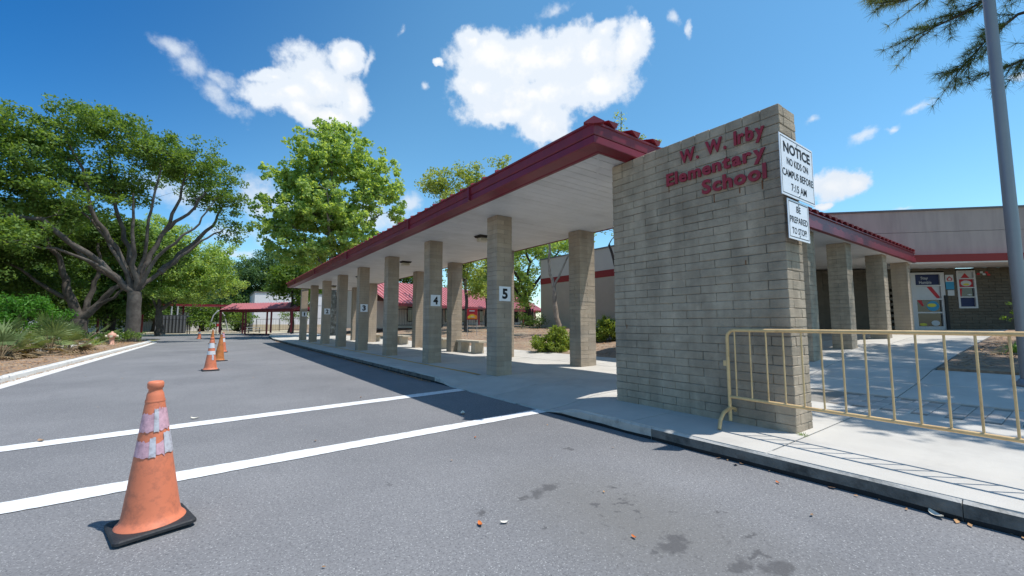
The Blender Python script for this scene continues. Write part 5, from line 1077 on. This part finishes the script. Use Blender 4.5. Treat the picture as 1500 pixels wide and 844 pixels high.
# --- pine over the entrance
PT = Vector((15.2, -3.2, .4))
pr = empty('pine_tree', tuple(PT), 'pine tree with long needled boughs reaching in from the top right corner', 'tree')
b = MB(); b.tube([PT, PT + Vector((0, 0, 6)), PT + Vector((-.1, 0, 12)), PT + Vector((0, .1, 18))], [.3, .26, .2, .08], 12)
boughs = [[(15.2, -3.1, 8.8), (14.6, -.6, 9.0), (13.6, .9, 8.8), (13.0, 1.7, 8.8), (12.8, 2.45, 9.0)],
          [(14.6, -.6, 9.0), (13.3, .6, 8.4), (12.95, 1.3, 8.0), (12.85, 1.95, 7.9)],
          [(15.2, -3.1, 8.0), (14.2, -1, 7.9), (13.1, .5, 7.6), (12.9, .95, 7.2), (12.88, 1.4, 6.7)],
          [(15.2, -3.1, 7.4), (14.0, -1.0, 7.0), (13.1, .1, 6.7), (12.95, .75, 6.5)],
          [(15.2, -3.1, 9.6), (14, -.4, 9.9), (13, 1.4, 9.5), (12.6, 2.6, 9.3)], [(15.2, -3.1, 5.9), (14.2, -1.4, 5.6), (13.4, -.2, 5.4)]]
tips = []; R3 = random.Random(11)
for Bp in boughs:
    Bp = [Vector(p) for p in Bp]; n = len(Bp); b.tube(Bp, [.05 * (1 - .8 * i / (n - 1)) for i in range(n)], 7)
    for i in range(1, n):
        for t in np.linspace(0, 1, 6)[:-1] if i < n - 1 else np.linspace(0, 1, 6):
            p = Bp[i - 1].lerp(Bp[i], t); d = (Bp[i] - Bp[i - 1]).normalized()
            for _ in range(2):
                q = p + (d * R3.uniform(.15, .6) + Vector((R3.uniform(-1, 1) * .35, R3.uniform(-1, 1) * .35, R3.uniform(-.5, .35)))) * R3.uniform(.5, 1.1)
                b.tube([p, (p + q) / 2 + Vector((0, 0, -.03)), q], [.010, .007, .004], 4, cap=False)
                if i > 1 or t > .4:
                    for s in np.linspace(.25, 1, 4): tips.append((p.lerp(q, s), (q - p).normalized()))
# upper crown, above the frame, which dapples the paving
R4 = random.Random(3)
for k in range(46):
    z = R4.uniform(9.5, 17.5); a = R4.uniform(0, 6.28); L = (18.8 - z) * R4.uniform(.35, .62) + 1.0; P0_ = Vector((15.2, -3.2, z)); P1_ = P0_ + Vector((math.cos(a) * L, math.sin(a) * L, R4.uniform(.2, 1.0)))
    if P1_.y > .2 and P1_.z < 12: continue
    mid = (P0_ + P1_) / 2 + Vector((0, 0, .2)); b.tube([P0_, mid, P1_], [.06, .04, .015], 5)
    for t in np.linspace(.3, 1, 9):
        p = P0_.lerp(mid, t * 2) if t < .5 else mid.lerp(P1_, t * 2 - 1)
        for _ in range(3):
            q = p + Vector((R4.uniform(-1, 1), R4.uniform(-1, 1), R4.uniform(-.2, .5))) * .55; b.tube([p, q], [.012, .005], 3, cap=False)
            for s in (.4, .7, 1): tips.append((p.lerp(q, s), (q - p).normalized()))
b.build('trunk', M_barkd, pr)
V = []
tp = np.array([tuple(t[0]) for t in tips]); td = np.array([tuple(t[1]) for t in tips]); nn_ = 30
c = np.repeat(tp, nn_, 0); d = np.repeat(td, nn_, 0) * .55 + rng.normal(size=(len(c), 3)) * .75; d /= np.linalg.norm(d, axis=1, keepdims=True); L = rng.uniform(.13, .24, (len(c), 1)); s = np.cross(d, rand_dirs(len(c))); s /= np.linalg.norm(s, axis=1, keepdims=True); s *= .0032
e = c + d * L; e[:, 2] -= .02
me = quads_mesh('needles', np.stack([c - s, c + s, e + s * .4, e - s * .4], 1) - np.array(tuple(PT)), L_needle); o = bpy.data.objects.new('needles', me); link(o); o.parent = pr
# second pine and oak canopy out of frame to the right: their shade falls across the entrance walk
tree('shade_tree', 'broad tree standing outside the right edge whose shade dapples the paving', (17.5, -7.0, .4), .35,
     [([(17.5, -7, .4), (17.3, -6.8, 5), (17.0, -5.0, 10)], .34, .15), ([(17.3, -6.8, 5), (14.5, -4.2, 8.6)], .18, .06), ([(17.3, -6.8, 5), (19, -4.0, 9)], .18, .06)],
     [(12.6, -1.6, 10.2, 1.6, .6, 1.2), (11.0, -1.6, 10.2, 1.4, .5, 1.4), (9.9, -2.0, 10.2, 1.1, .5, 1.5), (9.3, -1.4, 10.4, .7, .4, 1.6), (11.2, -3.0, 10.6, 1.4, .5, 1.4), (14, -1.4, 10.6, 1.5, .5, .9), (13.0, -.4, 10.8, 1.5, .5, 1.0), (15, -.3, 11, 1.6, .5, .9), (17, -.4, 11.6, 1.5, .5, .8), (11.6, -.6, 10.6, 1.1, .5, 1.2), (14.6, -1.9, 11, 1.7, .6, 1), (16.8, -1.7, 11.4, 1.7, .6, 1), (18.6, -1.4, 11.6, 1.5, .6, .9), (13.2, -4.2, 10.6, 2.0, .7, .7), (16.5, -4.2, 11, 2.2, .8, .7), (19.5, -3.6, 11, 1.6, .6, .9), (10.2, -3.6, 10.6, 1.3, .5, .6)], M_barkd, L_mid, per=13, leaves=60, cl=.36, ls=.11, sides=6)

# --- shrubs
def shrub(name, label, base, lobes, leaf, ls=.04, per=60, leaves=30, cl=.12, cat='shrub', bark=M_barkd, group=None, h=.3, asp=.5):
    return tree(name, label, base, .02, [([base, (base[0], base[1], base[2] + h)], .025, .015)], lobes, bark, leaf, per=per, leaves=leaves, cl=cl, ls=ls, cat=cat, sides=5, group=group, asp=asp)
shrub('bush', 'bright lime green bush on the mulch between the pillar numbered 5 and the rear pillar', (9.9, 11.2, .3), [(9.95, 11.15, .78, .4, .42), (9.5, 11.5, .58, .36, .28), (10.25, 10.8, .6, .32, .32), (9.85, 11.0, .5, .5, .22)], L_lime, ls=.04, per=1100, leaves=60, cl=.13)
shrub('bush', 'bright green bush between the rear pillar and the block wall', (12.6, 11.1, .55), [(12.6, 11.1, 1.1, .42, .45), (12.9, 10.9, .9, .4, .35), (12.3, 11.3, .85, .3, .3)], L_lime, ls=.04, per=1100, leaves=55, cl=.14)
shrub('bush', 'dark rounded bush against the left corner of the gym block', (17.9, 22.9, 1.0), [(17.9, 23.1, 1.7, .8, .8), (18.5, 22.6, 1.5, .7, .7)], L_dark, ls=.05, per=60, leaves=50, cl=.25)
shrub('bush', 'small clipped bush in the bed beside the tall pole', (14.0, 1.0, .75), [(14.0, 1.0, 1.5, .24, .28), (14.15, .8, 1.35, .22, .25)], L_olive, ls=.022, per=500, leaves=30, cl=.07)
shrub('hedge', 'low clipped dark hedge behind the path at the left', (-6.2, 34.2, .12), [(-7.4, 34.4, .55, 1.0, .34), (-6.2, 34.4, .55, 1.0, .34), (-5.0, 34.4, .55, .9, .34), (-9, 34.4, .5, 1, .34)], L_dark, ls=.05, per=70, leaves=60, cl=.2, cat='hedge')
shrub('hedge', 'mounded green hedge between the hydrant and the spreading tree trunk', (-4.1, 34.8, .12), [(-4.7, 34.3, .5, .65, .36), (-4.05, 34.7, .5, .55, .36), (-3.75, 35.4, .45, .4, .34), (-4.3, 36.6, .5, .7, .36)], L_mid, ls=.05, per=80, leaves=60, cl=.2, cat='hedge')
shrub('feathery_shrub', 'tall feathery bright green shrub behind the palms at the left edge', (-5.9, 23.2, .13), [(-6.1, 23.3, 2.05, .95, .45), (-5.0, 23.3, 1.75, .75, .38), (-6.2, 23.2, 1.35, .8, .5), (-5.1, 23.2, 1.15, .6, .4), (-7.2, 23.4, 1.6, .7, .5)], leafmat('leaf_feathery', (.03, .13, .01), (.13, .32, .03)), ls=.06, per=90, leaves=60, cl=.24, h=1.0, asp=.32)
def blades(name, label, base, n, L, wd, leaf, droop=.5, spread=.9, cat='grass tuft', seg=3, group=None):
    r_ = empty(name, base, label, cat, group); V = []
    for i in range(n):
        a = rng.uniform(0, 6.28); el = rng.uniform(.35, 1.45); l = L * rng.uniform(.6, 1.1); d = np.array([math.cos(a) * math.cos(el) * spread, math.sin(a) * math.cos(el) * spread, math.sin(el)]); p = np.array([math.cos(a), math.sin(a), 0]) * .05 * rng.uniform(); s = np.array([-math.sin(a), math.cos(a), 0]) * wd
        for k in range(seg):
            d2 = d + np.array([0, 0, -droop * (k + 1) / seg]); q = p + d2 * l / seg; f0 = 1 - k / seg * .8; f1 = 1 - (k + 1) / seg * .85; V.append([p - s * f0, p + s * f0, q + s * f1, q - s * f1]); p = q; d = d2
    o = bpy.data.objects.new('leaves', quads_mesh('leaves', np.array(V), leaf)); link(o); o.parent = r_; return r_
blades('grass_clump', 'dry grass clump in the mulch left of the hydrant', (-5.0, 29.5, .15), 60, .75, .014, L_dead); blades('grass_clump', 'pale spiky clump just behind the dry grass clump', (-4.9, 31.0, .15), 60, .9, .016, L_yel)
blades('grass_clump', 'small pale clump on the mulch nearest the left kerb bend', (-5.3, 27.3, .15), 50, .5, .014, L_yel); blades('strap_plant', 'strap leaved plant at the foot of the small bush by the pole', (13.4, 1.0, .7), 90, .5, .016, L_bright, cat='plant')
blades('grass_clump', 'weeds growing at the base of the block wall corner', (4.99, 1.84, .15), 40, .07, .003, L_olive, cat='weeds')
def palm(base, label, n, L, fan, seed, dead=8, leaf=L_palm):
    r_ = empty('palmetto', base, label, 'palm', 'palmettos in the mulch bed at left'); rr = np.random.default_rng(seed); V = []; D = []; st = MB()
    for i in range(n + dead):
        isd = i >= n; a = rr.uniform(0, 6.28); el = rr.uniform(.05, .45) if isd else rr.uniform(.3, 1.4); l = L * rr.uniform(.6, 1.05) * (.7 if isd else 1)
        d = np.array([math.cos(a) * math.cos(el), math.sin(a) * math.cos(el), math.sin(el)]); tip = d * l + np.array([0, 0, -.12 * l * math.cos(el)]); tip[2] = max(tip[2], .08)
        bb = np.array(base); st.tube([bb, bb + tip * .55 + np.array([0, 0, .05]), bb + tip], [.014, .011, .008], 4, cap=False)
        side = np.cross(d, [0, 0, 1.0]); side /= np.linalg.norm(side) + 1e-6; upv = np.cross(side, d); roll = rr.uniform(-.6, .6); side = side * math.cos(roll) + upv * math.sin(roll)
        m_ = 15
        for k in range(m_):
            t = -1.45 + 2.9 * k / (m_ - 1); dr = d * math.cos(t) + side * math.sin(t); fl = fan * (1 - .22 * abs(t)) * rr.uniform(.85, 1.1) * (.7 if isd else 1); nrm = np.cross(dr, np.cross(d, side)); nrm /= np.linalg.norm(nrm) + 1e-6
            w_ = .026; m1 = tip + dr * fl * .55; m1[2] -= .02; e_ = tip + dr * fl + np.array([0, 0, -.14 * fl * (2.2 if isd else 1)]); e_[2] = max(e_[2], .02)
            (D if isd else V).extend([[tip - nrm * .004, tip + nrm * .004, m1 + nrm * w_, m1 - nrm * w_], [m1 - nrm * w_, m1 + nrm * w_, e_ + nrm * .002, e_ - nrm * .002]])
    st.build('stems', L_dead, r_)
    for nm, X, mt in (('fronds', V, leaf), ('dead_fronds', D, L_dead)):
        if X: o = bpy.data.objects.new(nm, quads_mesh(nm, np.array(X), mt)); link(o); o.parent = r_
palm((-4.75, 22.6, .15), 'foremost palmetto with long fan fronds over the mulch', 13, 1.2, .8, 1, 12)
palm((-5.7, 21.6, .15), 'palmetto at the left edge with dead brown fronds beneath', 12, 1.1, .7, 2, 22)
palm((-5.35, 20.3, .15), 'low palmetto nearest the camera with many dead fronds', 7, .8, .6, 5, 24)
palm((-5.6, 31.6, .15), 'taller palmetto beside the hydrant', 14, 1.5, .85, 3, 4, L_palm)
palm((-4.9, 26.0, .15), 'small palmetto right of the foremost one', 14, .95, .6, 4, 10)

# ------------------------------------------------------------------ litter
def litter(name, P, s0, s1, mt, kind='stuff', label=None):
    n = len(P); P = np.array(P); V = leaf_quads(P + np.array([0, 0, .012]), 1.0, .5, 6.0); c = P[:, None, :] + np.array([0, 0, .012]); V = c + (V - c) * rng.uniform(s0, s1, (n, 1, 1)); o = bpy.data.objects.new(name, quads_mesh(name, V, mt)); link(o); tag(o, kind=kind); return o
P = [(kx(y) - abs(rng.normal()) * .05 - .015, y, 0) for y in np.concatenate([rng.uniform(8.6, 36, 2600), rng.uniform(-1, 2.4, 26)])]
litter('kerb_leaf_litter', P, .012, .035, M_litter)
P = []
for y in rng.uniform(9, 42, 3000):
    x = float(np.interp(y, [12.8, 31.6, 38, 41], [-3.34, -3.0, -2.95, -3.4])); P.append((x - .27 + abs(rng.normal()) * -.0 + rng.normal() * .035, y, .008))
litter('gutter_leaf_litter', P, .012, .03, M_litter)
P = [(rng.uniform(9.6, 20), rng.uniform(8, 27)) for _ in range(9000)]; litter('courtyard_leaf_litter', [(x, y, gh(x, y) + .04 + .03 * math.sin(x * 2.1 + y)) for x, y in P], .02, .05, M_litter)
P = [(rng.uniform(-5.6, -3.6), rng.uniform(8, 40)) for _ in range(9000)]; litter('bed_leaf_litter', [(x, y, .17) for x, y in P if x > -5.3 - (y < 24) * .6], .015, .045, M_litter)
P = [(rng.uniform(10.8, 17), rng.uniform(-1.5, 1.6)) for _ in range(3500)]; litter('planting_leaf_litter', [(x, y, gh(x, y) + .07) for x, y in P], .012, .04, M_litter)
b = MB()
P = []
for y in rng.uniform(2, 40, 160): P.append((rng.uniform(-3, 4), y, 0))
litter('scattered_road_leaves', P, .008, .02, M_litter)
lm = {'o': mat('leaf_orange', (.55, .16, .04), .8, .2, 20), 'w': mat('leaf_pale', (.7, .66, .56), .8, .15, 20), 'b': mat('leaf_brown', (.3, .2, .13), .8, .3, 20)}
for (x, y, s, k, lab) in ((1.47, 2.4, .03, 'o', 'small orange leaf in the foreground asphalt, left of the white petal'), (1.61, 2.33, .026, 'w', 'white petal on the foreground asphalt beside an orange leaf'), (3.0, 5.39, .07, 'w', 'pale curled leaf lying at the shadow edge between the two white lines'), (4.02, .72, .055, 'w', 'long pale leaf against the dark kerb at lower right'), (3.8, 1.6, .022, 'o', 'tiny orange leaf by the kerb under the barrier'),
                           (2.14, 1.72, .02, 'o', 'orange leaf bit near the dark stains'), (-.11, 7.25, .05, 'w', 'pale curled leaf beyond the nearest cone'), (1.0, 5.1, .02, 'b', 'brown leaf between the white lines left of centre'), (3.35, 1.21, .018, 'b', 'brown seed pod on the asphalt at lower right'), (-1.45, 6.85, .05, 'b', 'brown leaf on the far white line at left'), (2.2, 7.6, .03, 'b', 'brown leaf beyond the far white line'), (2.5, 4.2, .02, 'o', 'small orange leaf before the near white line')):
    q = MB(); n = 6; a0 = rng.uniform(0, 3.1); V = []
    for i in range(n + 1):
        t = i / n * 2 - 1; wv = s * .42 * math.sqrt(max(0, 1 - t * t)) + .001; cx, cy = x + t * s * math.cos(a0), y + t * s * math.sin(a0); zz = .008 + s * .3 * t * t
        V += [(cx - math.sin(a0) * wv, cy + math.cos(a0) * wv, zz + s * .16), (cx, cy, zz), (cx + math.sin(a0) * wv, cy - math.cos(a0) * wv, zz + s * .2)]
    q.add(V, [(3 * i + j, 3 * i + j + 1, 3 * i + 4 + j, 3 * i + 3 + j) for i in range(n) for j in range(2)], 0, True); tag(q.build('fallen_leaf', lm[k]), lab, 'leaf')
